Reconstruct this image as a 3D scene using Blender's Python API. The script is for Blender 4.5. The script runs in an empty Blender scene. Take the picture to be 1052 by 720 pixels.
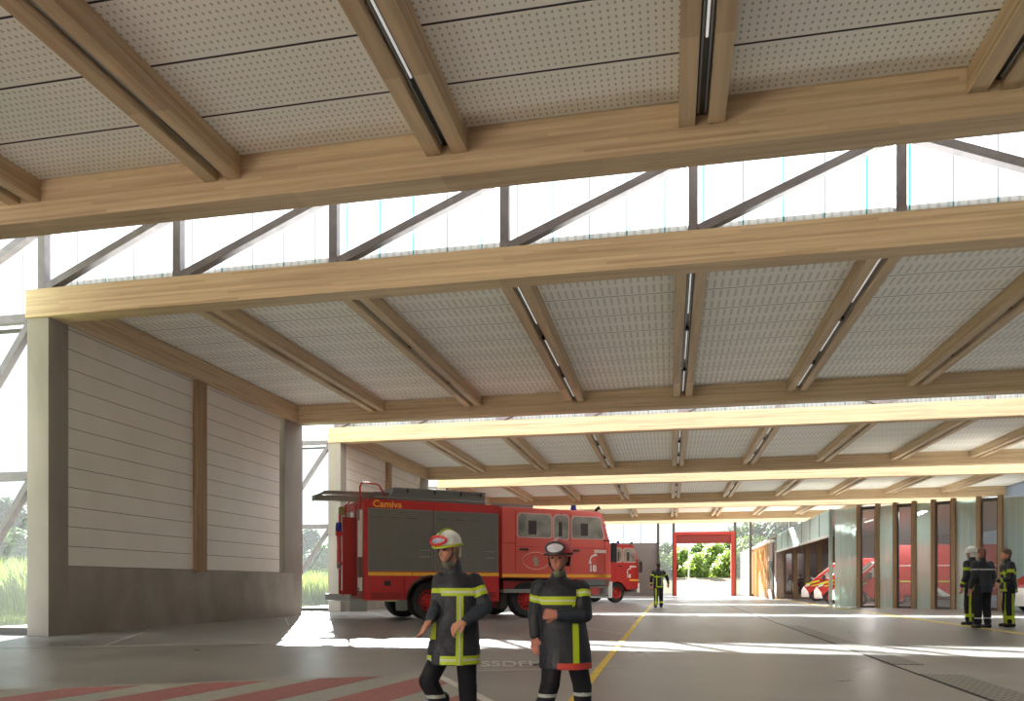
import bpy, bmesh, math, random
from mathutils import Vector, Matrix
random.seed(7)
R = math.radians
# ------------------------------------------------------------------ camera, sky, sun, exposure
YAW = R(11.56); CS, SN = math.cos(YAW), math.sin(YAW); F = 792.0; EYE = 1.1
scene = bpy.context.scene
COL = scene.collection
cd = bpy.data.cameras.new('camera'); cam = bpy.data.objects.new('camera', cd); COL.objects.link(cam)
cam.location = (0, 0, EYE); cam.rotation_euler = (R(90), 0, YAW)
cd.sensor_width = 36; cd.lens = F / 1052 * 36; cd.shift_y = 240 / 1052; cd.clip_end = 600; cd.clip_start = .05
scene.camera = cam
scene.view_settings.view_transform = 'Standard'; scene.view_settings.look = 'None'
scene.view_settings.gamma = 1; scene.view_settings.use_curve_mapping = False
scene.view_settings.exposure = 2.22
scene.cycles.use_denoising = True
scene.cycles.diffuse_bounces = 6; scene.cycles.transparent_max_bounces = 24
scene.cycles.sample_clamp_indirect = 6
SUN_DIR = Vector((.426, -.905, -.489)).normalized()
sd = bpy.data.lights.new('sun', 'SUN'); sun = bpy.data.objects.new('sun', sd); COL.objects.link(sun)
sd.energy = 26; sd.angle = R(.7); sd.color = (1, .97, .92)
sun.rotation_euler = SUN_DIR.to_track_quat('-Z', 'Y').to_euler()
w = bpy.data.worlds.new('sky'); scene.world = w; w.use_nodes = True
nt = w.node_tree; nt.nodes.clear()
_o = nt.nodes.new('ShaderNodeOutputWorld'); _b = nt.nodes.new('ShaderNodeBackground'); _b.inputs[1].default_value = .75
_tc = nt.nodes.new('ShaderNodeTexCoord'); _sx = nt.nodes.new('ShaderNodeSeparateXYZ'); _cr = nt.nodes.new('ShaderNodeValToRGB')
_cr.color_ramp.elements[0].position = 0; _cr.color_ramp.elements[0].color = (.78, .83, .86, 1)
_cr.color_ramp.elements[1].position = .7; _cr.color_ramp.elements[1].color = (.42, .60, .80, 1)
_no = nt.nodes.new('ShaderNodeTexNoise'); _no.inputs['Scale'].default_value = 2.2; _no.inputs['Detail'].default_value = 6
_mp = nt.nodes.new('ShaderNodeMapping'); _mp.inputs['Scale'].default_value = (1, 1, 3)
_r2 = nt.nodes.new('ShaderNodeValToRGB'); _r2.color_ramp.elements[0].position = .42; _r2.color_ramp.elements[1].position = .65
_mx = nt.nodes.new('ShaderNodeMix'); _mx.data_type = 'RGBA'; _mx.inputs['B'].default_value = (.95, .95, .95, 1)
L = nt.links.new
L(_tc.outputs['Generated'], _sx.inputs[0]); L(_sx.outputs['Z'], _cr.inputs[0]); L(_tc.outputs['Generated'], _mp.inputs[0])
L(_mp.outputs[0], _no.inputs['Vector']); L(_no.outputs['Fac'], _r2.inputs[0]); L(_r2.outputs[0], _mx.inputs['Factor'])
L(_cr.outputs[0], _mx.inputs['A']); L(_mx.outputs['Result'], _b.inputs[0]); L(_b.outputs[0], _o.inputs[0])

# ------------------------------------------------------------------ helpers
def srgb(r, g, b):
    f = lambda c: (c / 255 / 12.92) if c / 255 <= .04045 else ((c / 255 + .055) / 1.055) ** 2.4
    return (f(r), f(g), f(b), 1)
def uw(px, wd): return ((px - 526) / F * wd, wd)
def cam2w(u, wd): return (u * CS - wd * SN, u * SN + wd * CS)
def floor_pt(px, py):
    wd = F * EYE / (py - 600); return cam2w((px - 526) / F * wd, wd)
MATS = {}
def M(name, col=(.5, .5, .5, 1), rough=.6, metal=0, var=0, vs=4, vscale=(1, 1, 1), bump=0, bs=40, alpha=1, emit=None, es=0, trans=0, coat=0):
    if name in MATS: return MATS[name]
    m = bpy.data.materials.new(name); m.use_nodes = True; n = m.node_tree; b = n.nodes['Principled BSDF']
    b.inputs['Base Color'].default_value = col; b.inputs['Roughness'].default_value = rough; b.inputs['Metallic'].default_value = metal
    b.inputs['Coat Weight'].default_value = coat; b.inputs['Transmission Weight'].default_value = trans
    if emit: b.inputs['Emission Color'].default_value = emit; b.inputs['Emission Strength'].default_value = es
    tc = n.nodes.new('ShaderNodeTexCoord'); mp = n.nodes.new('ShaderNodeMapping'); mp.inputs['Scale'].default_value = vscale
    n.links.new(tc.outputs['Object'], mp.inputs[0])
    if var:
        no = n.nodes.new('ShaderNodeTexNoise'); no.inputs['Scale'].default_value = vs; no.inputs['Detail'].default_value = 5
        n.links.new(mp.outputs[0], no.inputs['Vector'])
        rp = n.nodes.new('ShaderNodeValToRGB')
        rp.color_ramp.elements[0].position = .3; rp.color_ramp.elements[1].position = .7
        rp.color_ramp.elements[0].color = (*[c * (1 - var) for c in col[:3]], 1)
        rp.color_ramp.elements[1].color = (*[min(1, c * (1 + var)) for c in col[:3]], 1)
        n.links.new(no.outputs['Fac'], rp.inputs[0]); n.links.new(rp.outputs[0], b.inputs['Base Color'])
    if bump:
        nb = n.nodes.new('ShaderNodeTexNoise'); nb.inputs['Scale'].default_value = bs; bp = n.nodes.new('ShaderNodeBump')
        bp.inputs['Strength'].default_value = bump; bp.inputs['Distance'].default_value = .02
        n.links.new(mp.outputs[0], nb.inputs['Vector']); n.links.new(nb.outputs['Fac'], bp.inputs['Height']); n.links.new(bp.outputs[0], b.inputs['Normal'])
    MATS[name] = m; return m
def nd(n, t, **kw):
    x = n.nodes.new(t)
    for k, v in kw.items():
        if k.startswith('i'):
            key = k[1:]; x.inputs[int(key) if key.isdigit() else key].default_value = v
        else: setattr(x, k, v)
    return x
def mth(n, op, a, b=None, c=None):
    x = n.nodes.new('ShaderNodeMath'); x.operation = op
    for i, v in enumerate((a, b, c)):
        if v is None: continue
        if isinstance(v, (int, float)): x.inputs[i].default_value = v
        else: n.links.new(v, x.inputs[i])
    return x.outputs[0]

def wood(name, axis, c0, c1):
    m = bpy.data.materials.new(name); m.use_nodes = True; n = m.node_tree; b = n.nodes['Principled BSDF']; b.inputs['Roughness'].default_value = .62
    tc = nd(n, 'ShaderNodeTexCoord'); mp = nd(n, 'ShaderNodeMapping')
    s = [9, 9, 14]; s[axis] = .35; mp.inputs['Scale'].default_value = s
    n.links.new(tc.outputs['Object'], mp.inputs[0])
    no = nd(n, 'ShaderNodeTexNoise'); no.inputs['Scale'].default_value = 1.1; no.inputs['Detail'].default_value = 6; no.inputs['Roughness'].default_value = .65
    n.links.new(mp.outputs[0], no.inputs['Vector'])
    sp = nd(n, 'ShaderNodeSeparateXYZ'); n.links.new(tc.outputs['Object'], sp.inputs[0])
    lam = mth(n, 'FLOOR', mth(n, 'MULTIPLY', sp.outputs[2 if axis != 2 else 0], 22.0))
    off = mth(n, 'FLOOR', mth(n, 'ADD', mth(n, 'MULTIPLY', sp.outputs[axis], .45), mth(n, 'MULTIPLY', lam, .37)))
    cb = nd(n, 'ShaderNodeCombineXYZ'); n.links.new(lam, cb.inputs[0]); n.links.new(off, cb.inputs[1])
    wn = nd(n, 'ShaderNodeTexWhiteNoise'); n.links.new(cb.outputs[0], wn.inputs['Vector'])
    f = mth(n, 'ADD', mth(n, 'MULTIPLY', no.outputs['Fac'], 1.05), mth(n, 'MULTIPLY', wn.outputs['Value'], .28))
    rp = nd(n, 'ShaderNodeValToRGB'); rp.color_ramp.elements[0].position = .38; rp.color_ramp.elements[1].position = .92
    rp.color_ramp.elements[0].color = c0; rp.color_ramp.elements[1].color = c1
    n.links.new(f, rp.inputs[0]); n.links.new(rp.outputs[0], b.inputs['Base Color'])
    MATS[name] = m; return m
W0, W1 = srgb(165, 138, 108), srgb(208, 183, 147)
WX, WY, WZ = wood('glulam across', 0, W0, W1), wood('glulam along', 1, W0, W1), wood('timber upright', 2, srgb(120, 94, 66), srgb(165, 135, 100))
WCLAD = wood('timber cladding', 2, srgb(165, 120, 70), srgb(215, 175, 120))
STEEL = M('grey painted steel', srgb(112, 106, 108), .5, .2, .12, 6)
STEELD = M('dark steel mullion', srgb(70, 66, 64), .45, .3)
CONC = M('cast concrete', srgb(142, 134, 125), .8, 0, .16, 1.6, (1, 1, .7), .25, 14)
CONCD = M('cast concrete pier', srgb(138, 130, 121), .8, 0, .14, 1.2, (1, 1, .5), .25, 14)
CHAN = M('dark light channel', srgb(58, 56, 54), .4, .5)
TUBE = M('light tube', srgb(200, 200, 196), .3, emit=(1, .97, .92, 1), es=.1)
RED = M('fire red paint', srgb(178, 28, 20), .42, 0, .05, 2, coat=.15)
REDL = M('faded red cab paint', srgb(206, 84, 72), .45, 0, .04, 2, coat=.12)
REDD = M('dark red panel', srgb(140, 24, 20), .5)
BLACK = M('black rubber', srgb(30, 29, 28), .75)
DARK = M('dark underframe', srgb(38, 36, 35), .7)
GREY = M('grey aluminium', srgb(140, 140, 136), .45, .4)
GREYD = M('roof locker grey', srgb(112, 116, 112), .55, .1)
WHITE = M('white paint', srgb(232, 230, 224), .5)
YEL = M('yellow stripe', srgb(240, 176, 48), .45)
HIVIS = M('high visibility band', srgb(176, 196, 24), .6)
SILV = M('silver reflective tape', srgb(190, 195, 190), .4)
BLUE = M('blue beacon glass', srgb(40, 44, 130), .2)
GLASSD = M('vehicle window glass', srgb(142, 136, 126), .1, 0, .45, 1.5)  # uneven pale tone painted in place of window reflections
SKIN = M('skin', srgb(196, 140, 112), .55)
NAVY = M('dark navy turnout cloth', srgb(28, 31, 41), .58, 0, .3, 7, bump=1, bs=11)
NAVY2 = M('navy trousers cloth', srgb(18, 20, 28), .85, 0, .2, 9)
BOOT = M('black boots', srgb(22, 21, 21), .4)
BRICK = M('rough grey brown render', srgb(140, 122, 112), .85, 0, .15, 8)

def slats(name, c, c2, period, axis=2, duty=.12, rough=.5, metal=0, off=0):
    m = bpy.data.materials.new(name); m.use_nodes = True; n = m.node_tree; b = n.nodes['Principled BSDF']
    b.inputs['Roughness'].default_value = rough; b.inputs['Metallic'].default_value = metal
    tc = nd(n, 'ShaderNodeTexCoord'); sp = nd(n, 'ShaderNodeSeparateXYZ'); n.links.new(tc.outputs['Object'], sp.inputs[0])
    fr = mth(n, 'FRACT', mth(n, 'DIVIDE', mth(n, 'ADD', sp.outputs[axis], 100 * period - off), period))
    ln = mth(n, 'LESS_THAN', fr, duty)
    no = nd(n, 'ShaderNodeTexNoise'); no.inputs['Scale'].default_value = 1.3; no.inputs['Detail'].default_value = 5
    n.links.new(tc.outputs['Object'], no.inputs['Vector'])
    mx = nd(n, 'ShaderNodeMix', data_type='RGBA'); mx.inputs['A'].default_value = (*[x * .9 for x in c[:3]], 1); mx.inputs['B'].default_value = (*[min(1, x * 1.1) for x in c[:3]], 1)
    n.links.new(no.outputs['Fac'], mx.inputs['Factor'])
    m2 = nd(n, 'ShaderNodeMix', data_type='RGBA'); m2.inputs['B'].default_value = c2
    n.links.new(ln, m2.inputs['Factor']); n.links.new(mx.outputs['Result'], m2.inputs['A']); n.links.new(m2.outputs['Result'], b.inputs['Base Color'])
    MATS[name] = m; return m
BOARD = slats('white wall boarding', srgb(214, 208, 199), srgb(110, 104, 98), .43, 2, .035, .7, off=1.49)
SHUT = slats('shutter slats', srgb(112, 108, 98), srgb(84, 80, 74), .055, 2, .2, .5, .15)
CLADW = slats('plank cladding', srgb(205, 160, 105), srgb(95, 66, 40), .32, 1, .1, .7)
FARP = slats('translucent facade sheet', srgb(215, 222, 226), srgb(150, 155, 160), 2.4, 0, .03, .5)

def ceiling_mat(name, px_, py_, slot):
    m = bpy.data.materials.new(name); m.use_nodes = True; n = m.node_tree; b = n.nodes['Principled BSDF']; b.inputs['Roughness'].default_value = .75
    tc = nd(n, 'ShaderNodeTexCoord'); sp = nd(n, 'ShaderNodeSeparateXYZ'); n.links.new(tc.outputs['Object'], sp.inputs[0])
    X, Y = sp.outputs[0], sp.outputs[1]
    P = 1.2 if slot else 1.03
    v = mth(n, 'FRACT', mth(n, 'DIVIDE', mth(n, 'ADD', Y, 100 * P), P))      # position inside one panel
    joint = mth(n, 'GREATER_THAN', mth(n, 'ABSOLUTE', mth(n, 'SUBTRACT', v, .5)), .489 if slot else .484)
    fx = mth(n, 'ABSOLUTE', mth(n, 'SUBTRACT', mth(n, 'FRACT', mth(n, 'DIVIDE', mth(n, 'ADD', X, 50), px_)), .5))
    if slot:
        hx = mth(n, 'LESS_THAN', fx, .17)
        fy = mth(n, 'FRACT', mth(n, 'MULTIPLY', v, 2.0))
        hy = mth(n, 'LESS_THAN', mth(n, 'ABSOLUTE', mth(n, 'SUBTRACT', fy, .5)), .36)
        seg = mth(n, 'LESS_THAN', mth(n, 'FRACT', mth(n, 'MULTIPLY', v, 22.0)), .82)
        hole = mth(n, 'MULTIPLY', mth(n, 'MULTIPLY', hx, hy), seg)
    else:
        fy = mth(n, 'ABSOLUTE', mth(n, 'SUBTRACT', mth(n, 'FRACT', mth(n, 'DIVIDE', mth(n, 'ADD', Y, 50), py_)), .5))
        d = mth(n, 'ADD', mth(n, 'POWER', mth(n, 'DIVIDE', fx, .16), 2), mth(n, 'POWER', mth(n, 'DIVIDE', fy, .22), 2))
        hole = mth(n, 'MULTIPLY', mth(n, 'LESS_THAN', d, 1.0), mth(n, 'LESS_THAN', mth(n, 'ABSOLUTE', mth(n, 'SUBTRACT', v, .5)), .44))
    no = nd(n, 'ShaderNodeTexNoise'); no.inputs['Scale'].default_value = .9; n.links.new(tc.outputs['Object'], no.inputs['Vector'])
    a = nd(n, 'ShaderNodeMix', data_type='RGBA'); a.inputs['A'].default_value = srgb(232, 229, 220); a.inputs['B'].default_value = srgb(241, 238, 230)
    n.links.new(no.outputs['Fac'], a.inputs['Factor'])
    c = nd(n, 'ShaderNodeMix', data_type='RGBA'); c.inputs['B'].default_value = srgb(198, 194, 186) if slot else srgb(176, 173, 166)
    n.links.new(hole, c.inputs['Factor']); n.links.new(a.outputs['Result'], c.inputs['A'])
    e = nd(n, 'ShaderNodeMix', data_type='RGBA'); e.inputs['B'].default_value = srgb(40, 38, 36) if not slot else srgb(105, 102, 98)
    n.links.new(joint, e.inputs['Factor']); n.links.new(c.outputs['Result'], e.inputs['A']); n.links.new(e.outputs['Result'], b.inputs['Base Color'])
    MATS[name] = m; return m
CEIL1 = ceiling_mat('perforated ceiling dots', .085, .105, False)
CEIL2 = ceiling_mat('perforated ceiling slots', .155, .1, True)

def sheet(name, col, tr, cyan=False, rough_refr=0, gloss=.06):
    """translucent sheet: part clear, part diffusing"""
    m = bpy.data.materials.new(name); m.use_nodes = True; n = m.node_tree
    for x in list(n.nodes): n.nodes.remove(x)
    o = nd(n, 'ShaderNodeOutputMaterial'); t = nd(n, 'ShaderNodeBsdfTransparent'); s = nd(n, 'ShaderNodeBsdfTranslucent'); g = nd(n, 'ShaderNodeBsdfGlossy')
    d = nd(n, 'ShaderNodeBsdfDiffuse')
    g.inputs['Roughness'].default_value = .15
    src = None
    if cyan:
        tc = nd(n, 'ShaderNodeTexCoord'); sp = nd(n, 'ShaderNodeSeparateXYZ'); n.links.new(tc.outputs['Object'], sp.inputs[0])
        fr = mth(n, 'FRACT', mth(n, 'DIVIDE', mth(n, 'ADD', sp.outputs[0], 68.1), .68)); ln = mth(n, 'LESS_THAN', fr, .042)
        rib = mth(n, 'FRACT', mth(n, 'DIVIDE', mth(n, 'ADD', sp.outputs[0], 68.1), .085))
        rb = mth(n, 'MULTIPLY', mth(n, 'LESS_THAN', rib, .35), .28)
        mx = nd(n, 'ShaderNodeMix', data_type='RGBA'); mx.inputs['A'].default_value = col; mx.inputs['B'].default_value = (.5, .56, .6, 1)
        n.links.new(rb, mx.inputs['Factor'])
        m2 = nd(n, 'ShaderNodeMix', data_type='RGBA'); m2.inputs['B'].default_value = (.015, .22, .25, 1)
        n.links.new(ln, m2.inputs['Factor']); n.links.new(mx.outputs['Result'], m2.inputs['A']); src = m2.outputs['Result']
    for x in (t, s, d):
        x.inputs[0].default_value = col
        if src: n.links.new(src, x.inputs[0])
        if src and x is not t:
            dk = nd(n, 'ShaderNodeMix', data_type='RGBA'); dk.blend_type = 'MULTIPLY'; dk.inputs['Factor'].default_value = 1; dk.inputs['B'].default_value = (.4, .4, .4, 1)
            n.links.new(src, dk.inputs['A']); n.links.new(dk.outputs['Result'], x.inputs[0])
    ad = nd(n, 'ShaderNodeMixShader'); ad.inputs[0].default_value = .35
    n.links.new(s.outputs[0], ad.inputs[1]); n.links.new(d.outputs[0], ad.inputs[2])
    first = t
    if rough_refr:
        rf = nd(n, 'ShaderNodeBsdfRefraction'); rf.inputs['Roughness'].default_value = rough_refr; rf.inputs['IOR'].default_value = 1.12; rf.inputs[0].default_value = col
        mm = nd(n, 'ShaderNodeMixShader'); mm.inputs[0].default_value = .8; n.links.new(t.outputs[0], mm.inputs[1]); n.links.new(rf.outputs[0], mm.inputs[2]); first = mm
    a = nd(n, 'ShaderNodeMixShader'); a.inputs[0].default_value = 1 - tr
    n.links.new(first.outputs[0], a.inputs[1]); n.links.new(ad.outputs[0], a.inputs[2])
    b = nd(n, 'ShaderNodeMixShader'); b.inputs[0].default_value = gloss
    n.links.new(a.outputs[0], b.inputs[1]); n.links.new(g.outputs[0], b.inputs[2]); n.links.new(b.outputs[0], o.inputs[0])
    MATS[name] = m; return m
POLY = sheet('ribbed clerestory sheet', (.60, .62, .64, 1), .66, True)
ROOFP = sheet('rooflight sheet', (.9, .92, .93, 1), .25)
CLEAR = sheet('clear glass', (.36, .395, .40, 1), .97, gloss=.07)
TINT = sheet('grey tinted glass', (.72, .70, .68, 1), .9, gloss=.16)
FROST = sheet('green frosted channel glass', srgb(218, 232, 224), .7, rough_refr=.35, gloss=.1)
BAND = sheet('pale frosted band glass', srgb(226, 242, 236), .08, gloss=.12)
FARG = sheet('pale facade sheet', srgb(170, 176, 182), .25, gloss=.05)

class MB:
    def __init__(s): s.bm = bmesh.new(); s.mi = 0
    def _faces(s, vs, fs):
        v = [s.bm.verts.new(p) for p in vs]
        for f in fs:
            try: q = s.bm.faces.new([v[i] for i in f]); q.material_index = s.mi
            except ValueError: pass
        return v
    def m(s, i): s.mi = i; return s
    def box(s, x0, x1, y0, y1, z0, z1, bev=0):
        vs = [(x, y, z) for x in (x0, x1) for y in (y0, y1) for z in (z0, z1)]
        v = s._faces(vs, [(0, 1, 3, 2), (4, 6, 7, 5), (0, 4, 5, 1), (2, 3, 7, 6), (0, 2, 6, 4), (1, 5, 7, 3)])
        if bev: s._bev(v, bev)
        return s
    def _bev(s, v, bev, seg=2):
        es = {e for q in v for e in q.link_edges}
        bmesh.ops.bevel(s.bm, geom=list(es), offset=bev, segments=seg, affect='EDGES', profile=.6)
    def bar(s, a, b, wx, wz, up=(0, 0, 1)):
        a, b = Vector(a), Vector(b); d = (b - a).normalized(); u = Vector(up)
        if abs(d.dot(u)) > .98: u = Vector((1, 0, 0))
        sd_ = d.cross(u).normalized(); u = sd_.cross(d).normalized()
        vs = [p + sd_ * i * wx / 2 + u * j * wz / 2 for p in (a, b) for i, j in ((-1, -1), (1, -1), (1, 1), (-1, 1))]
        s._faces(vs, [(3, 2, 1, 0), (4, 5, 6, 7), (0, 1, 5, 4), (1, 2, 6, 5), (2, 3, 7, 6), (3, 0, 4, 7)]); return s
    def tube(s, pts, r, n=10, r2=None, closed=False):
        pts = [Vector(p) for p in pts]; k = len(pts); rings = []
        pu = None
        for i, p in enumerate(pts):
            d = (pts[min(i + 1, k - 1)] - pts[max(i - 1, 0)]).normalized()
            if pu is None: pu = Vector((0, 0, 1)) if abs(d.z) < .9 else Vector((1, 0, 0))
            u = (pu - d * pu.dot(d)).normalized(); v = d.cross(u); pu = u
            rr = r if r2 is None else r + (r2 - r) * i / (k - 1)
            rings.append([p + (u * math.cos(t) + v * math.sin(t)) * rr for t in [2 * math.pi * j / n for j in range(n)]])
        vs = [q for rg in rings for q in rg]; fs = []
        for i in range(k - 1):
            for j in range(n): fs.append((i * n + j, i * n + (j + 1) % n, (i + 1) * n + (j + 1) % n, (i + 1) * n + j))
        fs.append(tuple(range(n - 1, -1, -1))); fs.append(tuple((k - 1) * n + j for j in range(n)))
        s._faces(vs, fs); return s
    def prism(s, poly, a0, a1, axis=1, bev=0):
        """polygon given in the two other axes, extruded a0..a1 along axis"""
        def P(p, a):
            return (a, p[0], p[1]) if axis == 0 else ((p[0], a, p[1]) if axis == 1 else (p[0], p[1], a))
        n = len(poly); vs = [P(p, a0) for p in poly] + [P(p, a1) for p in poly]
        fs = [tuple(range(n)), tuple(range(2 * n - 1, n - 1, -1))] + [(i, i + n, (i + 1) % n + n, (i + 1) % n) for i in range(n)]
        v = s._faces(vs, fs)
        if bev: s._bev(v, bev)
        return s
    def lathe(s, prof, c=(0, 0, 0), axis='z', n=24, sc=(1, 1, 1), rot=None, closed=True):
        k = len(prof); vs = []
        for i in range(n):
            t = 2 * math.pi * i / n
            for (r, h) in prof:
                p = Vector((r * math.cos(t), r * math.sin(t), h))
                if axis == 'y': p = Vector((p.x, p.z, p.y))
                if axis == 'x': p = Vector((p.z, p.x, p.y))
                p = Vector((p.x * sc[0], p.y * sc[1], p.z * sc[2]))
                if rot: p = rot @ p
                vs.append(p + Vector(c))
        fs = []
        for i in range(n):
            j = (i + 1) % n
            for q in range(k if closed else k - 1):
                q2 = (q + 1) % k
                fs.append((i * k + q, j * k + q, j * k + q2, i * k + q2))
        s._faces(vs, fs); return s
    def ball(s, c, r, sc=(1, 1, 1), rot=None, n=2):
        mat = Matrix.Translation(c) @ (rot.to_4x4() if rot else Matrix.Identity(4)) @ Matrix.Diagonal((r * sc[0], r * sc[1], r * sc[2], 1))
        g = bmesh.ops.create_icosphere(s.bm, subdivisions=n, radius=1, matrix=mat)
        for v in g['verts']:
            for f in v.link_faces: f.material_index = s.mi
        return s
    def cap(s, a, b, ra, rb):
        a, b = Vector(a), Vector(b)
        s.ball(a, ra); s.ball(b, rb)
        if (b - a).length > 1e-4: s.tube([a, b], ra, 14, rb)
        return s
    def quad(s, *p): s._faces(p, [tuple(range(len(p)))]); return s
    def build(s, name, mats, parent=None, smooth=False, loc=None):
        me = bpy.data.meshes.new(name)
        bmesh.ops.recalc_face_normals(s.bm, faces=s.bm.faces[:]) if s.bm.faces else None
        s.bm.to_mesh(me); s.bm.free()
        for m in (mats if isinstance(mats, (list, tuple)) else [mats]): me.materials.append(m)
        if smooth:
            for p in me.polygons: p.use_smooth = True
            if smooth != 'all':
                try: me.set_sharp_from_angle(angle=R(35))
                except Exception: pass
        o = bpy.data.objects.new(name, me); COL.objects.link(o)
        if parent: o.parent = parent
        if loc: o.location = loc
        return o
def tag(o, label, cat, group=None, kind=None):
    o['label'] = label; o['category'] = cat
    if group: o['group'] = group
    if kind: o['kind'] = kind
    return o
def struct(o): o['kind'] = 'structure'; return o
def empty(name, loc, label, cat, rz=0, group=None, scale=1):
    o = bpy.data.objects.new(name, None); COL.objects.link(o); o.location = loc; o.rotation_euler = (0, 0, rz); o.scale = (scale,) * 3
    o.empty_display_size = .2
    return tag(o, label, cat, group)
def kids(o): return [x for x in bpy.data.objects if x.parent == o]
def copy_tree(o, parent=None):
    c = o.copy(); COL.objects.link(c); c.parent = parent
    for ch in KID[o.name]: copy_tree(ch, c)
    return c
KID = {}
def index_tree(o):
    KID[o.name] = kids(o)
    for c in KID[o.name]: index_tree(c)
ORD = 'zeroth first second third fourth fifth sixth seventh eighth ninth tenth eleventh'.split()
def text_mesh(name, body, mat, parent, mtx, size, bold=0, sx=1):
    cu = bpy.data.curves.new(name, 'FONT'); cu.body = body; cu.size = size; cu.extrude = .002; cu.offset = bold
    cu.align_x = 'CENTER'; cu.align_y = 'CENTER'
    t = bpy.data.objects.new('tmp', cu); COL.objects.link(t)
    me = bpy.data.meshes.new_from_object(t.evaluated_get(bpy.context.evaluated_depsgraph_get()))
    bpy.data.objects.remove(t); me.materials.clear(); me.materials.append(mat)
    me.transform(mtx @ Matrix.Diagonal((sx, 1, 1, 1)))
    o = bpy.data.objects.new(name, me); COL.objects.link(o); o.parent = parent
    return o

# ------------------------------------------------------------------ the hall
S = 14.65
T = [10.2 - S + S * i for i in range(0, 7)]      # T[1]=10.2 front of the far beam of bay 1
B = [13.85 - S + S * i for i in range(0, 7)]     # B[1]=13.85 front of the near beam of bay 2
ZB, ZT, ZC, ZJ = 6.71, 7.3, 7.33, 7.0
XL, XR = -13.25, 21.2
YF = B[5] + .45                                  # far facade
# floor
m = bpy.data.materials.new('polished concrete floor'); m.use_nodes = True; n = m.node_tree; b = n.nodes['Principled BSDF']
tc = nd(n, 'ShaderNodeTexCoord')
n1 = nd(n, 'ShaderNodeTexNoise'); n1.inputs['Scale'].default_value = .7; n1.inputs['Detail'].default_value = 8; n1.inputs['Roughness'].default_value = .65
n2 = nd(n, 'ShaderNodeTexNoise'); n2.inputs['Scale'].default_value = 45; n2.inputs['Detail'].default_value = 3
for q in (n1, n2): n.links.new(tc.outputs['Object'], q.inputs['Vector'])
rp = nd(n, 'ShaderNodeValToRGB'); rp.color_ramp.elements[0].position = .3; rp.color_ramp.elements[1].position = .72
rp.color_ramp.elements[0].color = srgb(94, 91, 88); rp.color_ramp.elements[1].color = srgb(168, 167, 163)
ff = mth(n, 'ADD', mth(n, 'MULTIPLY', n1.outputs['Fac'], .75), mth(n, 'MULTIPLY', n2.outputs['Fac'], .25))
n.links.new(ff, rp.inputs[0]); n.links.new(rp.outputs[0], b.inputs['Base Color'])
n.links.new(mth(n, 'ADD', mth(n, 'MULTIPLY', n1.outputs['Fac'], .35), .16), b.inputs['Roughness'])
bp = nd(n, 'ShaderNodeBump'); bp.inputs['Strength'].default_value = .12; bp.inputs['Distance'].default_value = .01
n.links.new(n2.outputs['Fac'], bp.inputs['Height']); n.links.new(bp.outputs[0], b.inputs['Normal'])
FLOOR = m
struct(MB().box(-17.2, 22, -17, YF + .3, -.3, 0).build('floor', FLOOR))
MB_ = MB
# terrain outside
GRASS = M('rough grass ground', srgb(88, 108, 42), .9, 0, .3, .6)
SAND = M('pale dry ground', srgb(108, 100, 84), .9, 0, .12, .5)
PAVE = M('outer paving', srgb(74, 72, 69), .85, 0, .08, .4)
for q in (GRASS, SAND, PAVE): q.node_tree.nodes['Principled BSDF'].inputs['Specular IOR Level'].default_value = 0
g = MB(); g.box(-80, 90, YF + .3, YF + 26, -.4, -.02); struct(g.build('ground', PAVE))
g = MB(); g.prism([(YF + 26, -.4), (YF + 26, -.02), (YF + 46, 2.1), (YF + 170, 3.4), (YF + 170, -.4)], -140, 160, 0); struct(g.build('ground', SAND))
g = MB(); g.box(-140, -17.2, -40, YF + 26, -.4, -.06); struct(g.build('ground', GRASS))
g = MB(); g.box(22, 120, -40, YF + .3, -.4, -.06); struct(g.build('ground', PAVE))
g = MB(); g.box(-17.2, 22, -60, -17, -.4, -.06); struct(g.build('ground', PAVE))

BAYN = {0: 'bay behind the camera', 1: 'nearest roof bay', 2: 'second roof bay', 3: 'third roof bay', 4: 'fourth roof bay', 5: 'far end roof bay'}
for i in range(0, 6):
    if i >= 1 or True:
        y = T[i]
        if i >= 1:
            tag(MB().box(XL, XR, y, y + .45, ZB, 7.62, .012).build('glulam_beam', WX), 'heavy timber cross beam closing the far side of the %s' % BAYN[i], 'beam', 'far side cross beams')
    y = B[i]
    if i >= 1:
        tag(MB().box(XL - .05, XR, y, y + .45, ZB, ZT, .012).build('glulam_beam', WX), 'pale timber cross beam carrying the steel lattice at the %s rooflight from the camera' % ORD[i], 'beam', 'lattice carrying cross beams')
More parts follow.
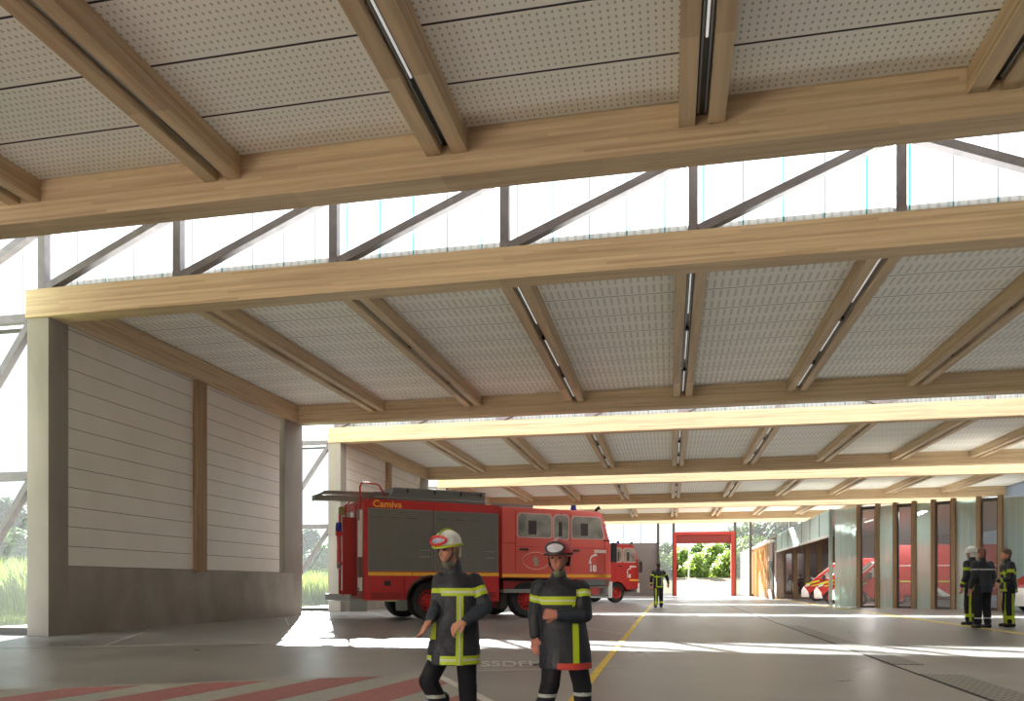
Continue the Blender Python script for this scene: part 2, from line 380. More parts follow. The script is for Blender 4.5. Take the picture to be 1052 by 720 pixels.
# ceilings and paired joists
def joist_bay(i, y0, y1, label_bay):
    ks = range(-3, 6) if i >= 2 else range(-3, 3)
    for k in ks:
        x = .4 + 3.4 * k
        r = empty('roof_joist', (x, y0, ZJ), 'paired timber joist holding a light strip, %s from the left wall, %s' % (ORD[k + 4], label_bay), 'joist', 0, 'paired roof joists')
        Ln = y1 - y0
        for s_ in (-1, 1):
            MB().box(s_ * .185 - .105, s_ * .185 + .105, 0, Ln, 0, ZC - ZJ - .005, .006).build('timber_board', WY, r)
        c = MB().box(-.08, .08, 0, Ln, .13, .32).build('light_channel', CHAN, r)
        MB().box(-.055, -.035, .1, Ln - .1, .09, .13).box(.035, .055, .1, Ln - .1, .09, .13).build('channel_rail', GREY, c)
        t0 = .8
        if i == 1:
            tb = MB().tube([(0, -8.9, .1), (0, Ln - 1.6, .1)], .022, 8) if False else MB().tube([(0, .3, .1), (0, Ln - 1.5, .1)], .016, 8)
            tb.build('light_tube', TUBE, r)
        else:
            for q in range(3):
                a = .9 + q * 3.5
                if a + 2.3 < Ln:
                    MB().tube([(0, a, .1), (0, a + 2.3, .1)], .015, 8).build('light_tube', TUBE, r)
                    MB().box(-.05, .05, a - .22, a - .06, .07, .13).build('tube_holder', BLACK, r)
for i in range(1, 6):
    y0, y1 = B[i - 1] + .45, T[i]
    struct(MB().box(XL, XR, y0, y1, ZC, 7.6).build('ceiling', CEIL1 if i == 1 else CEIL2, loc=(0, .0 if i > 1 else -.02, 0)))
    joist_bay(i, y0, y1, BAYN[i])
struct(MB().box(XL, XR, -16.5, T[0] + .45, ZC, 7.6).build('ceiling', CEIL1))
struct(MB().box(XL, XR, B[0], B[0] + .45, ZB, 7.6).build('trim_2', WX)); struct(MB().box(XL, XR, T[0], T[0] + .45, ZB, 7.6).build('trim_3', WX))
struct(MB().box(XL, XR, -16.9, -16.5, 0, 7.6).build('wall_rear', BOARD))
struct(MB().quad((XL, T[0] + .45, 7.62), (XR, T[0] + .45, 7.62), (XR, B[0] + .3, 8.82), (XL, B[0] + .3, 8.82)).build('roof', M('light blocking lid', srgb(225, 222, 215), .8)))  # unseen opaque lid added to block sun entering behind the camera
struct(MB().quad((XL, B[0] + .34, 7.6), (XR, B[0] + .34, 7.6), (XR, B[0] + .34, 8.8), (XL, B[0] + .34, 8.8)).build('wall_light_block', M('light blocking lid', srgb(225, 222, 215), .8)))  # unseen blocker added, closing the same rooflight to the sun
# rooflights
for i in range(1, 6):
    y = B[i]
    struct(MB().quad((XL, T[i] + .45, 7.62), (XR, T[i] + .45, 7.62), (XR, y + .3, 8.82), (XL, y + .3, 8.82)).build('window_%d' % (i + 10), ROOFP if i > 1 else M('light blocking lid', srgb(225, 222, 215), .8)))  # first one is an unseen opaque lid, added to darken the nearest lattice beam
    struct(MB().quad((-17, y + .34, 7.2), (XR, y + .34, 7.2), (XR, y + .34, 8.8), (-17, y + .34, 8.8)).build('window_%d' % i, POLY))
    struct(MB().quad((-17, y + .34, 6.75), (XL - .2, y + .34, 6.75), (XL - .2, y + .34, 7.2), (-17, y + .34, 7.2)).build('window_%d' % (i + 20), POLY))
    r = empty('steel_lattice', (0, y + .18, ZT), 'grey steel lattice of posts and diagonals in the %s rooflight from the camera' % ORD[i], 'truss', 0, 'rooflight lattices')
    xs = [-15.6, -13.0] + [.4 + 3.4 * k for k in range(-3, 7)]
    for j, x in enumerate(xs):
        if j > 1 or True:
            MB().box(x - .085, x + .085, -.085, .085, 0 if j else -7.3, 1.45).build('lattice_post', STEEL, r)
    for j in range(len(xs) - 1):
        x0, x1 = xs[j], xs[j + 1]
        if x0 >= 3.7 and x0 < 7.1 or x0 > 10 and x0 < 11:
            a, c_ = (x0 + .1, 0, 1.36), (x1 - .1, 0, .06)
        else:
            a, c_ = (x0 + .1, 0, .06), (x1 - .1, 0, 1.36)
        MB().bar(a, c_, .15, .17, (0, 1, 0)).build('lattice_diagonal', STEEL, r)
    MB().box(-15.7, XR, -.07, .07, 1.38, 1.5).build('lattice_top_rail', STEEL, r)
    # left end tower of the same lattice, down to the ground
    r2 = r
    for z in (3.4, 6.75): MB().box(-17, XL + .1 if z > 5 else XL, -.08, .08, z - .09 - ZT, z + .09 - ZT).build('frame_rail', STEEL, r2)
    for z0, z1 in ((.1, 3.3), (3.5, 6.65)):
        MB().bar((-15.55, 0, z0 - ZT), (-13.3, 0, z1 - ZT), .14, .16, (0, 1, 0)).build('frame_brace', STEEL, r2)
    wf = MB()
    for x in (-17, -15.0, XL - .05 - .02): wf.box(x - .03, x + .03, .1, .16, .15, 6.6)
    wf.box(-17, XL, .1, .16, 0, .16); wf.box(-17, XL, .1, .16, 6.55, 6.62)
    wr = wf.build('window_%d' % (i + 30), STEELD, loc=(0, y + .22, 0)); struct(wr)
    MB().quad((-17, .13, .1), (XL, .13, .1), (XL, .13, 6.6), (-17, .13, 6.6)).build('pane', CLEAR, wr)
# left walls, columns, piers
for i in range(1, 6):
    y0 = B[i - 1] + .6 if i > 1 else -4
    y1 = T[i] + .15
    base = struct(MB().box(XL, -12.8, y0 + .0, y1 + .35, 0, 1.49, .01).build('wall_left', CONC))
    MB().box(XL + .1, -12.84, y0, y1 - 1.2, 1.49, 6.72).build('boarding', BOARD, base)
    wp = MB().box(-13.1, -12.68, y0 + 4.55, y0 + 4.98, 1.42, 6.72, .01).build('timber_post', WZ, base)
    if i > 1:
        tag(MB().box(-13.15, -12.68, B[i - 1] + .45, T[i], ZB + .01, ZT, .01).build('wall_plate_beam', WY), 'timber edge beam lying on top of the boarded left wall in the %s' % BAYN[i], 'beam', 'left wall edge beams')
        MB().box(-13.0, -12.98, y1 - 1.2, y1 - .9, 1.5, 6.7).build('side_pane', TINT, base)
        tag(MB().box(XL - .05, -12.77, B[i - 1] + .05, B[i - 1] + .6, 0, ZB, .012).build('concrete_column', CONCD), 'square concrete column under the left end of the %s lattice beam' % ORD[i - 1], 'column', 'left wall columns')
    tag(MB().box(-13.2, -12.78, y1 - .95, y1 + .35, 1.49, ZB, .012).build('concrete_pier', CONCD), 'broad concrete pier ending the left wall of the %s' % BAYN[i], 'column', 'left wall end piers')
struct(MB().box(-13.25, -13.05, T[1] + .5, 12.85, 0, 7.6).build('wall_left', CONC))  # unseen panel added to keep side sky light off the first column
# right side: translucent wall far away behind the glazed garage
struct(MB().box(20.9, 21.0, -16.5, YF, 0, 7.3).build('wall_right', FARG))
struct(MB().box(XL, -12.95, T[5] + .5, YF, 0, 6.7).build('wall_left', CONC))

# ------------------------------------------------------------------ far facade with red gate
Xf = YF
fx = lambda px: (lambda a: YF * (a * CS - SN) / (a * SN + CS))((px - 526) / F)
struct(MB().box(XL, fx(676), YF, YF + .2, 0, 4.95).build('wall_back', M('dark grey sheet wall', srgb(98, 92, 92), .7, 0, .06, 1)))
up = struct(MB().box(XL, fx(676), YF + .05, YF + .12, 4.95, ZB).build('window_41', FARG))
MB_f = MB()
for x in [fx(p) for p in (676, 692, 755, 771)]: MB_f.box(x - .12, x + .12, YF - .1, YF + .15, 0, ZB)
for x in [fx(p) for p in (586, 605, 622, 640, 658)]: MB_f.box(x - .05, x + .05, YF, YF + .13, 4.95, ZB)
MB_f.box(fx(771), XR, YF - .02, YF + .1, 0, .2)
for k in range(1, 5): MB_f.box(fx(771) + k * 3.4 - .06, fx(771) + k * 3.4 + .06, YF - .1, YF + .15, 0, ZB)
struct(MB_f.build('trim_1', STEELD))
gx0, gx1 = fx(691.5), fx(754.5)
GRED = M('gate red paint', srgb(142, 34, 26), .5)
gt = empty('roller_gate', (gx0, YF - .12, 0), 'tall red open gate frame with rolled door box at the far end', 'gate')
Wg = gx1 - gx0
MB().box(.0, .32, -.15, .1, 0, 5.9, .01).build('gate_post', GRED, gt); MB().box(Wg - .32, Wg, -.15, .1, 0, 5.9, .01).build('gate_post', GRED, gt)
MB().box(.32, Wg - .32, -.15, .1, 5.62, 5.9, .01).build('gate_lintel', GRED, gt)
MB().box(.32, Wg - .32, -.05, .05, 4.9, 5.62).box(.32, Wg - .32, -.1, .08, 4.84, 4.92).build('rolled_door', M('deep red sheet', srgb(104, 26, 20), .6), gt)
struct(MB().quad((fx(676), YF + .1, 0), (gx0, YF + .1, 0), (gx0, YF + .1, ZB), (fx(676), YF + .1, ZB)).quad((gx0, YF + .1, 5.9), (gx1, YF + .1, 5.9), (gx1, YF + .1, ZB), (gx0, YF + .1, ZB)).quad((gx1, YF + .1, 0), (XR, YF + .1, 0), (XR, YF + .1, ZB), (gx1, YF + .1, ZB)).build('window_42', CLEAR))

# ------------------------------------------------------------------ garage volume on the right
P0, P1 = Vector((7.8, 39.6)), Vector((14.9, 34.9)); dW = (P1 - P0); LW = dW.length; dW.normalize()
def on_wall(px):
    a = (px - 526) / F; q = cam2w(a, 1.0); q = Vector(q)
    # t*q = P0 + s*dW
    det = q.x * (-dW.y) + dW.x * q.y
    t = (P0.x * (-dW.y) + dW.x * P0.y) / det
    return (q * t - P0).dot(dW)
ang = math.atan2(dW.y, dW.x); HG = 4.72
gw = bpy.data.objects.new('wall_front', None); COL.objects.link(gw); gw.location = (P0.x, P0.y, 0); gw.rotation_euler = (0, 0, ang); gw['kind'] = 'structure'
fro = [(857.7, 881), (903, 918.5), (941, 957.5), (981, 1003.8), (1029, 1060)]
posts = [881, 900, 918.2, 937.5, 957.2, 977.5, 1003.6, 1025.8]
for a, b_ in fro: 
    s0, s1 = on_wall(a), min(on_wall(b_), LW)
    fp = MB().box(s0, s1, 0, .05, .02, HG).build('frosted_panel', FROST, gw)
    rb = MB(); x = s0
    while x < s1: rb.box(x, x + .012, -.012, 0, .02, HG); x += .26
    rb.build('panel_rib', M('pale green glass rib', srgb(205, 222, 212), .3), fp)
for p in posts:
    s0 = on_wall(p); MB().box(s0, s0 + .17, -.16, .12, 0, HG + .12, .008).build('timber_mullion', WZ, gw)
for j in range(0, 8, 2):
    s0, s1 = on_wall(posts[j]) + .17, on_wall(posts[j + 1])
    wn = MB(); wn.box(s0, s1, -.05, .05, HG - .12, HG + .02).box(s0, s1, -.05, .05, 0, .1).box(s0, s0 + .05, -.05, .05, .1, HG - .12).box(s1 - .05, s1, -.05, .05, .1, HG - .12)
    wf = wn.build('window_frame', STEELD, gw)
    MB().quad((s0, 0, .1), (s1, 0, .1), (s1, 0, HG - .1), (s0, 0, HG - .1)).build('pane', TINT, wf)
# frosted band over the garage mouth, along the hall
bandm = MB().box(7.62, 7.68, 39.7, 58.9, 3.5, HG)
bo = struct(bandm.build('wall_side', BAND))
j = MB()
for k in range(8): yy = 39.7 + k * 19.2 / 7; j.box(7.6, 7.62, yy - .02, yy + .02, 3.5, HG)
j.build('band_joint', STEELD, bo)
MB().box(7.56, 7.76, 39.7, 58.95, 3.42, 3.52).build('band_edge', WHITE, bo)
MB().box(7.55, 7.7, 39.5, 39.7, 0, HG).build('corner_post', FROST, bo)
# garage roof and back wall with office glazing
struct(MB().prism([(7.7, 39.8), (14.9, 35.1), (20.8, 35.1), (20.8, YF), (7.7, YF)], 4.62, 4.72, 2).build('roof', M('garage roof', srgb(190, 186, 178), .8)))
back = MB().box(8.2, 20.8, 60, 60.15, 3.35, 4.6).box(8.2, 20.8, 60, 60.15, 0, .35).build('wall_garage', BRICK); struct(back)
glz = struct(MB().quad((8.2, 60.05, .35), (20.8, 60.05, .35), (20.8, 60.05, 3.35), (8.2, 60.05, 3.35)).build('window_43', TINT))
gx = lambda px, yy=60: yy * (((px - 526) / F) * CS - SN) / (((px - 526) / F) * SN + CS)
bp_ = MB()
for p in (804.8, 816.5, 829, 842, 855.5): x = gx(p); bp_.box(x - .16, x + .16, 59.75, 60.05, 0, 4.6)
for q in (18.6,): bp_.box(q, q + .3, 59.75, 60.05, 0, 4.6)
bp_.build('timber_mullion', WZ, back)
struct(MB().box(gx(795.5), gx(803.3), 58.95, 60.2, 0, 4.2, .01).build('wall_stub', BRICK))
off = MB().box(8.2, 20.8, 66, 66.1, 0, 4.6).build('wall_office', M('office wall', srgb(190, 192, 190), .8)); struct(off)
cl = struct(MB().box(7.5, 7.62, 62.9, 76.6, .05, 4.25).build('wall_clad', CLADW))
bt = MB(); y = 63.1
while y < 76.6: bt.box(7.42, 7.5, y, y + .1, .05, 4.25); y += .95
bt.build('batten', WCLAD, cl)
MB().box(7.3, 7.7, 60.1, 76.7, 4.25, 4.42).build('roof_edge', WHITE, cl)
dg = MB().box(7.5, 7.56, 60.2, 62.9, 2.9, 4.25).build('door_1', BRICK); struct(dg)
MB().box(7.5, 7.54, 60.25, 62.85, .7, 2.9).build('pane', TINT, dg)
MB().box(7.5, 7.56, 60.2, 62.9, 0, .7).build('door_base', BRICK, dg)
struct(MB().box(7.45, 9, 76.7, 86, 0, 4.5, .01).build('wall_outbuilding', M('grey violet cladding', srgb(44, 40, 42), .8, 0, .1, 3, (1, 6, .2))))

for q, (lx, ly) in enumerate(((10.5, 44.5), (10.5, 50.0), (11.5, 39.4))):  # fill lamps added to brighten the vans in the dark garage
    lo = empty('added_fill_lamp', (lx, ly, 4.5), 'added fill lamp, slim white batten under the garage ceiling, %s' % ('above the nearer van nose', 'above the farther van nose', 'above the ambulance behind frosted glass')[q], 'lamp', 0, 'added garage fill lamps')
    MB().box(-.06, .06, -.9, .9, 0, .12, .01).build('fill_lamp_body', WHITE, lo); MB().box(-.04, .04, -.85, .85, -.03, 0).build('fill_lamp_tube', M('fill tube glow', WHITE.node_tree.nodes['Principled BSDF'].inputs[0].default_value, .4, emit=(1, .97, .92, 1), es=.5), lo)
    ad = bpy.data.lights.new('lamp', 'AREA'); ad.shape = 'RECTANGLE'; ad.size = .1; ad.size_y = 1.7; ad.energy = 65; al = bpy.data.objects.new('fill_light', ad); COL.objects.link(al); al.parent = lo; al.location = (0, 0, -.05)
# ------------------------------------------------------------------ floor markings and drain
YPAINT = M('yellow floor paint', srgb(232, 200, 36), .5, 0, .12, 5)
WPAINT = M('white floor paint', srgb(214, 212, 206), .55, 0, .1, 5)
RPAINT = M('red floor paint', srgb(158, 92, 88), .6, 0, .22, 22)
GPAINT = M('pale grey floor paint', srgb(160, 160, 152), .6, 0, .1, 10)
def strip(name, a, b_, wd, mat, z=.004):
    a, b_ = Vector((*a, z)), Vector((*b_, z)); return MB().bar(a, b_, wd, .003).build(name, mat)
tag(strip('floor_line', (-.88, 3.5), (-1.0, 66), .1, YPAINT), 'yellow line painted on the floor running to the gate past the walking firefighters', 'marking')
tag(strip('floor_line', (7.62, 12), (7.62, 62), .17, YPAINT), 'yellow line painted on the floor in front of the glazed garage', 'marking')
for a, b_, lab in (((-9.86, 12.0), (-12.4, 16.7), 'slanted white floor line nearest the big concrete column'), ((-9.87, 18.8), (-12.25, 23.1), 'slanted white floor line near the end pier of the boarded wall'),
                   ((-9.3, 24.6), (-11.8, 28.9), 'slanted white floor line behind the rear of the front fire truck'), ((-1.0, 17.2), (-2.1, 19.3), 'short slanted white floor line beside the yellow line'),
                   ((-11.2, 11.15), (-3.0, 15.5), 'long thin white floor line crossing below the concrete plinth')):
    tag(strip('floor_line', a, b_, .05, WPAINT), lab, 'marking')
C = Vector((-2.8, 9.12)); d1 = Vector((-.8676, -.4973)); d2 = Vector((.4973, -.8676))
tag(strip('floor_line', tuple(Vector(floor_pt(478, 689.5))), tuple(Vector(floor_pt(640, 685.5))), .04, WPAINT), 'thin white floor line under the painted floor letters', 'marking')
def clip(poly, p, nrm):
    out = []
    for i in range(len(poly)):
        a, b_ = poly[i], poly[(i + 1) % len(poly)]; da, db = (a - p).dot(nrm), (b_ - p).dot(nrm)
        if da >= 0: out.append(a)
        if da * db < 0: out.append(a + (b_ - a) * (da / (da - db)))
    return out
hz = bpy.data.objects.new('hatched_marking', None); COL.objects.link(hz); tag(hz, 'red and pale grey diagonal hatched zone painted on the floor at lower left', 'marking')
c4 = [C, C + d1 * 11, C + d1 * 11 + d2 * 7, C + d2 * 9]
MB().prism([tuple(q) for q in c4], .001, .004, 2).build('pale_ground', GPAINT, hz)
Ci = C + d1 * .12 + d2 * .12
for k in range(-9, 7):
    x0 = -3.12 + k * 1.03; wdt = .56
    pl = [Vector((x0 - .1 * 12, -5)), Vector((x0 + wdt - .1 * 12, -5)), Vector((x0 + wdt + .2 * 5, 12)), Vector((x0 + .2 * 5, 12))]
    pl = [Vector((x0 + (yy - 7) * .14 + dx, yy)) for yy, dx in ((-4, 0), (-4, wdt), (12, wdt), (12, 0))]
    pl = clip(pl, Ci, d1); pl = clip(pl, Ci, d2)
    if len(pl) > 2: MB().prism([tuple(q) for q in pl], .0045, .0065, 2).build('red_stripe', RPAINT, hz)
MB().prism([tuple(C), tuple(C + d2 * 9), tuple(C + d2 * 9 + d1 * .1), tuple(C + d1 * .1)], .004, .0062, 2).build('white_border', WPAINT, hz)
# letters
mt = Matrix.Translation((*floor_pt(527, 682.3), .006)) @ Matrix.Rotation(R(13), 4, 'Z')
tx = text_mesh('floor_lettering', 'SSDFM', WPAINT, None, mt, .95, .006, .32); tag(tx, 'white letters painted on the floor between the two firefighters', 'lettering')
# drain
def perf(name):
    m = bpy.data.materials.new(name); m.use_nodes = True; n = m.node_tree; b = n.nodes['Principled BSDF']; b.inputs['Roughness'].default_value = .4; b.inputs['Metallic'].default_value = .3
    tc = nd(n, 'ShaderNodeTexCoord'); sp = nd(n, 'ShaderNodeSeparateXYZ'); n.links.new(tc.outputs['Object'], sp.inputs[0])
    a = mth(n, 'ABSOLUTE', mth(n, 'SUBTRACT', mth(n, 'FRACT', mth(n, 'DIVIDE', sp.outputs[0], .075)), .5))
    c = mth(n, 'ABSOLUTE', mth(n, 'SUBTRACT', mth(n, 'FRACT', mth(n, 'DIVIDE', sp.outputs[1], .16)), .5))
    h = mth(n, 'MULTIPLY', mth(n, 'LESS_THAN', a, .28), mth(n, 'LESS_THAN', c, .28))
    mx = nd(n, 'ShaderNodeMix', data_type='RGBA'); mx.inputs['A'].default_value = srgb(128, 126, 120); mx.inputs['B'].default_value = srgb(60, 57, 54)
    n.links.new(h, mx.inputs['Factor']); n.links.new(mx.outputs['Result'], b.inputs['Base Color']); return m
PERF = perf('perforated drain plate')
dr = tag(MB().box(-.02, .015, 4, 66, .0005, .005).build('floor_drain', DARK, loc=(2.97, 0, 0)), 'long dark slot drain running along the hall floor with perforated plates', 'drain')
MB().box(.02, .5, 4.2, 10.2, .001, .006).build('drain_plate', PERF, dr); MB().box(.02, .42, 11.4, 21.5, .001, .006).build('drain_plate', PERF, dr)

# ------------------------------------------------------------------ wheels and vehicles
def wheel(parent, x, y, z, r, wd, out=-1, rimmat=None, name='wheel'):
    """wheel with axle along local y; out = side the rim faces"""
    o = bpy.data.objects.new(name, None); COL.objects.link(o); o.parent = parent; o.location = (x, y, z)
    h = wd / 2; rr = r * .56
    MB().lathe([(rr, -h * .8), (r * .9, -h), (r * .985, -h * .7), (r, 0), (r * .985, h * .7), (r * .9, h), (rr, h * .8)], axis='y', n=36).build('tyre', BLACK, o, True)
    s = out
    MB().lathe([(.001, s * h * .55), (r * .12, s * h * .6), (r * .14, s * h * .3), (r * .36, s * h * .15), (r * .48, s * h * .5), (rr, s * h * .86), (rr + .01, s * h * .8), (rr, -s * h * .8), (.001, -s * h * .8)], axis='y', n=36).build('rim', rimmat or RED, o, True)
    bl = MB()
    for k in range(10):
        t = 2 * math.pi * k / 10; c = (r * .40 * math.cos(t), s * h * .3, r * .40 * math.sin(t))
        bl.lathe([(.001, s * h * .25), (r * .05, s * h * .25), (r * .05, -s * .02), (.001, -s * .02)], c, 'y', 8)
    bl.build('rim_hole', DARK, o)
    return o
def arc(cx, cz, r, a0, a1, n=12): return [(cx + r * math.cos(R(a0 + (a1 - a0) * k / n)), cz + r * math.sin(R(a0 + (a1 - a0) * k / n))) for k in range(n + 1)]
def fire_truck(loc, rz, label, front_axle, cab_mat, sc=1, text=True):
    t = empty('fire_truck', loc, label, 'fire truck', rz, 'red fire trucks', sc)
    Wd = 2.75; ra = 1.99
    # equipment body with arch
    prof = [(0, .62), (0, 3.62), (4.36, 3.62), (4.36, .55)] + [(2.72, .55)] + arc(ra, .6, .73, -4, 184) + [(1.26, .62)]
    bd = MB().prism(prof, 0, Wd, 1).build('equipment_body', RED, t)
    MB().box(.14, 4.3, -.012, .02, 3.36, 3.6).build('top_band', RED, bd)
    for k, (a, c) in enumerate(((.03, 2.05), (2.13, 4.28))):
        sh = MB().box(a + .02, c, -.02, .02, 1.53, 3.32).build('roller_shutter', SHUT, t)
        fr = MB(); fr.box(a - .01, a + .03, -.035, .02, 1.5, 3.34).box(c - .02, c + .03, -.035, .02, 1.5, 3.34).box(a, c, -.035, .02, 1.49, 1.54).box(a, c, -.035, .02, 3.31, 3.35); fr.build('shutter_frame', GREYD, sh)
        MB().box(c - .42, c - .08, -.05, -.03, 1.92, 1.95).box(c - .42, c - .08, -.05, -.03, 2.12, 2.14).build('shutter_handle', GREY, sh)
        for q in (.1, .65, 1.2): MB().box(a + q, a + q + .32, -.024, -.018, 3.08, 3.095).build('shutter_slot', DARK, sh)
    MB().box(.02, 1.4, -.014, .01, 1.355, 1.46).box(1.42, 4.34, -.014, .01, 1.355, 1.46).build('yellow_stripe', YEL, t)
    MB().box(.52, .72, -.012, .01, 1.05, 1.2).build('body_latch', BLACK, t)
    MB().box(.12, 1.05, -.016, .01, .66, .86, .004).box(3.95, 4.25, -.016, .01, .66, .86, .004).build('lower_vent', REDD, t)
    MB().box(1.15, 1.17, -.014, .01, .64, 1.35).box(2.9, 2.92, -.014, .01, .58, 1.35).build('panel_seam', DARK, t)
    ar = MB(); pts = arc(ra, .6, .75, 0, 180, 16)
    ar.tube([(p[0], -.02, p[1]) for p in pts], .03, 6).build('arch_trim', DARK, t)
    # rear end
    rp_ = MB().box(-.1, .03, -.03, .12, .62, 3.6, .02).box(-.1, .03, Wd - .12, Wd + .03, .62, 3.6, .02).box(-.1, .02, 0, Wd, 3.35, 3.6, .02).build('rear_frame', RED, t)
    MB().box(-.06, 0, .12, Wd - .12, .9, 3.35).build('rear_shutter', GREY, t)
    dv = MB().prism([(-.12, .75), (-.55, .75), (-.55, 3.1), (-.12, 3.1)], .62, .68, 1).build('rear_door_leaf', REDD, t)
    MB().box(-.14, -.08, .2, .32, .9, 3.3).box(-.14, -.08, 1.1, 1.25, .9, 3.3).box(-.2, -.1, 1.9, 2.05, .9, 2.9).box(-.14, -.1, .4, .48, 1.0, 3.0).build('white_rear_strip', WHITE, t)
    RL = M('dark rear light', srgb(90, 70, 66), .4)
    MB().box(-.2, -.1, .14, .3, 1.3, 1.9).build('rear_light', RL, t); MB().box(-.25, -.1, 2.2, 2.4, 1.6, 2.2).build('rear_light', RL, t)
    MB().lathe([(.001, .16), (.08, .14), (.1, 0), (.1, -.14), (.001, -.14)], (-.3, 2.0, 2.9), n=14).build('rear_beacon', BLUE, t, True)
    MB().tube([(-.3, 2.0, 2.76), (-.28, 2.0, 1.8), (-.1, 1.95, 1.7)], .06, 8).box(-.38, -.1, 1.92, 2.08, 2.62, 2.76).build('beacon_post', RED, t)
    MB().box(-.5, 0, .0, Wd, .58, .66, .01).box(-.53, -.47, 0, Wd, .6, .8, .01).box(-.5, .0, .0, .06, .3, .6).build('rear_step', GREY, t)
    MB().tube([(-.12, .3, 3.0), (-.12, .3, 4.0), (-.05, .32, 4.13), (.45, .5, 4.13), (.55, .55, 4.1), (.95, .8, 3.62)], .03, 8).tube([(-.12, .75, 1.0), (-.12, .75, 3.5)], .025, 8).tube([(-.3, 1.2, 2.5), (-.3, 1.2, 3.5), (-.1, 1.2, 3.7)], .025, 8).build('handrail', RED, t, True)
    MB().ball((-.38, 1.3, 3.35), .12, (1, .8, 1.3)).build('spot_lamp', M('lamp olive', srgb(130, 124, 70), .3), t, True)
    # ladder
    ld = MB()
    for yy in (.85, 1.08):
        ld.bar((-1.35, yy, 3.66), (1.0, yy, 3.72), .06, .16); ld.bar((-1.0, yy, 3.84), (1.0, yy, 3.88), .06, .1); ld.bar((-1.3, yy, 3.7), (-1.0, yy, 3.86), .06, .08)
    for k in range(9): ld.bar((-1.25 + k * .27, .85, 3.7), (-1.25 + k * .27, 1.08, 3.7), .035, .035)
    ld.build('ladder', M('weathered ladder grey', srgb(120, 114, 106), .5, .2), t)
    MB().box(.45, 1.0, .7, 1.5, 3.62, 3.93, .03).build('ladder_cradle', GREYD, t)
    # roof locker
    rl = MB().prism([(.75, 3.6), (1.02, 4.02), (3.9, 4.02), (4.1, 3.98), (4.1, 3.6)], .5, 2.1, 1).build('roof_locker', GREYD, t)
    MB().prism([(.98, 4.0), (.98, 4.06), (4.1, 4.06), (4.1, 4.0)], .44, 2.16, 1).build('locker_lid', GREYD, rl)
    for q in (1.4, 2.3, 3.2, 3.9): MB().box(q, q + .04, .42, .46, 3.9, 4.04).build('locker_latch', DARK, rl)
    MB().tube([(.3, .25, 3.72), (4.2, .25, 3.72)], .018, 6).build('roof_rail', GREY, t)
    # cab
    x0, fr = 4.47, 8.73
    low = .78
    if front_axle > 6.5:
        prof = [(x0, 1.3), (x0, 3.58), (8.15, 3.58), (8.34, 3.5), (8.66, 2.6), (fr, 2.3), (fr, .85), (front_axle + .95, .85)] + arc(front_axle, .6, .74, 12, 168, 12) + [(front_axle - .95, 1.3)]
    else:
        prof = [(x0, 1.29), (x0, 3.6), (8.2, 3.6), (8.36, 3.52), (8.66, 2.6), (fr, 2.3), (fr, 1.0), (8.5, 1.0), (8.42, 1.29)]
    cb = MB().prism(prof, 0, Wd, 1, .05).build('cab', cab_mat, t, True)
    def win(a, c, z0, z1, sl=0):
        pl = [(a + .06, z0), (c - .06 + sl, z0), (c + sl, z0 + .06), (c, z1 - .1), (c - .1, z1), (a + .1, z1), (a, z1 - .1), (a, z0 + .06)]
        wd_ = MB().prism(pl, -.012, .02, 1).build('side_window', GLASSD, t)
        ctr = ((a + c) / 2, (z0 + z1) / 2)
        big = [(ctr[0] + (p[0] - ctr[0]) * (1 + .09 / (c - a)), ctr[1] + (p[1] - ctr[1]) * 1.1) for p in pl]
        MB().prism(big, -.006, .018, 1).build('window_surround', M('pale window rubber', srgb(200, 160, 150), .6), wd_)
        # glimpse of seats and far window
        MB().box(a + (c - a) * .3, a + (c - a) * .55, -.0135, -.011, z0 + .08, z1 - .22).build('seat_shade', M('seat seen through glass', srgb(70, 60, 56), .2), wd_)
    if front_axle > 6.5:
        win(7.0, 7.42, 2.5, 3.32); win(7.55, 8.35, 2.5, 3.32, .1)
    else:
        win(5.05, 6.3, 2.65, 3.4); win(6.42, 6.97, 2.62, 3.4); win(7.12, 8.28, 2.66, 3.38, .12)
    MB().prism([(8.36, 3.42), (8.37, 3.42), (8.68, 2.68), (8.67, 2.68)], .15, Wd - .15, 1).build('windshield', GLASSD, t)
    seams = MB()
    for q in ((4.95, 6.68, 7.05, 8.45) if front_axle < 6.5 else (4.95, 6.9, 7.48, 8.5)): seams.box(q, q + .018, -.007, .01, 1.5, 3.5 if q < 8.4 else 2.6)
    seams.box(x0, 4.95, -.007, .01, 2.42, 2.435).box(4.95, 8.6, -.007, .01, 2.32, 2.33); seams.build('door_seam', REDD, t)
    MB().box(5.1, 5.42, -.04, .0, 2.2, 2.27, .01).box(7.16, 7.4, -.04, .0, 2.2, 2.27, .01).build('door_handle', DARK, t)
    MB().box(x0, 8.5 if front_axle < 6.5 else front_axle - .8, -.014, .01, 1.33, 1.43).box(8.0, fr - .02, -.014, .01, 1.33, 1.43).build('yellow_stripe', YEL, t)
    # door emblem
    ec, ez = 5.72, 1.87
    em = MB().tube([(ec + .5 * math.cos(a), -.012, ez + .28 * math.sin(a)) for a in [2 * math.pi * k / 40 for k in range(41)]], .013, 6)
    em = em.build('door_emblem', M('emblem line cream', srgb(232, 170, 150), .5), t)
    MB().prism([(ec - .06, ez - .17), (ec + .1, ez - .14), (ec + .04, ez - .05), (ec + .12, ez - .02), (ec + .02, ez + .03), (ec + .1, ez + .12), (ec, ez + .1), (ec - .02, ez + .18), (ec - .08, ez + .08), (ec - .14, ez + .05), (ec - .08, ez)], -.014, -.008, 1).build('emblem_beast', M('emblem grey green', srgb(150, 160, 140), .5), em)
    mt = Matrix.Translation((7.95, -.014, 1.63)) @ Matrix.Rotation(R(90), 4, 'X')
    text_mesh('door_number', '18', WHITE, t, mt, .3, .012)
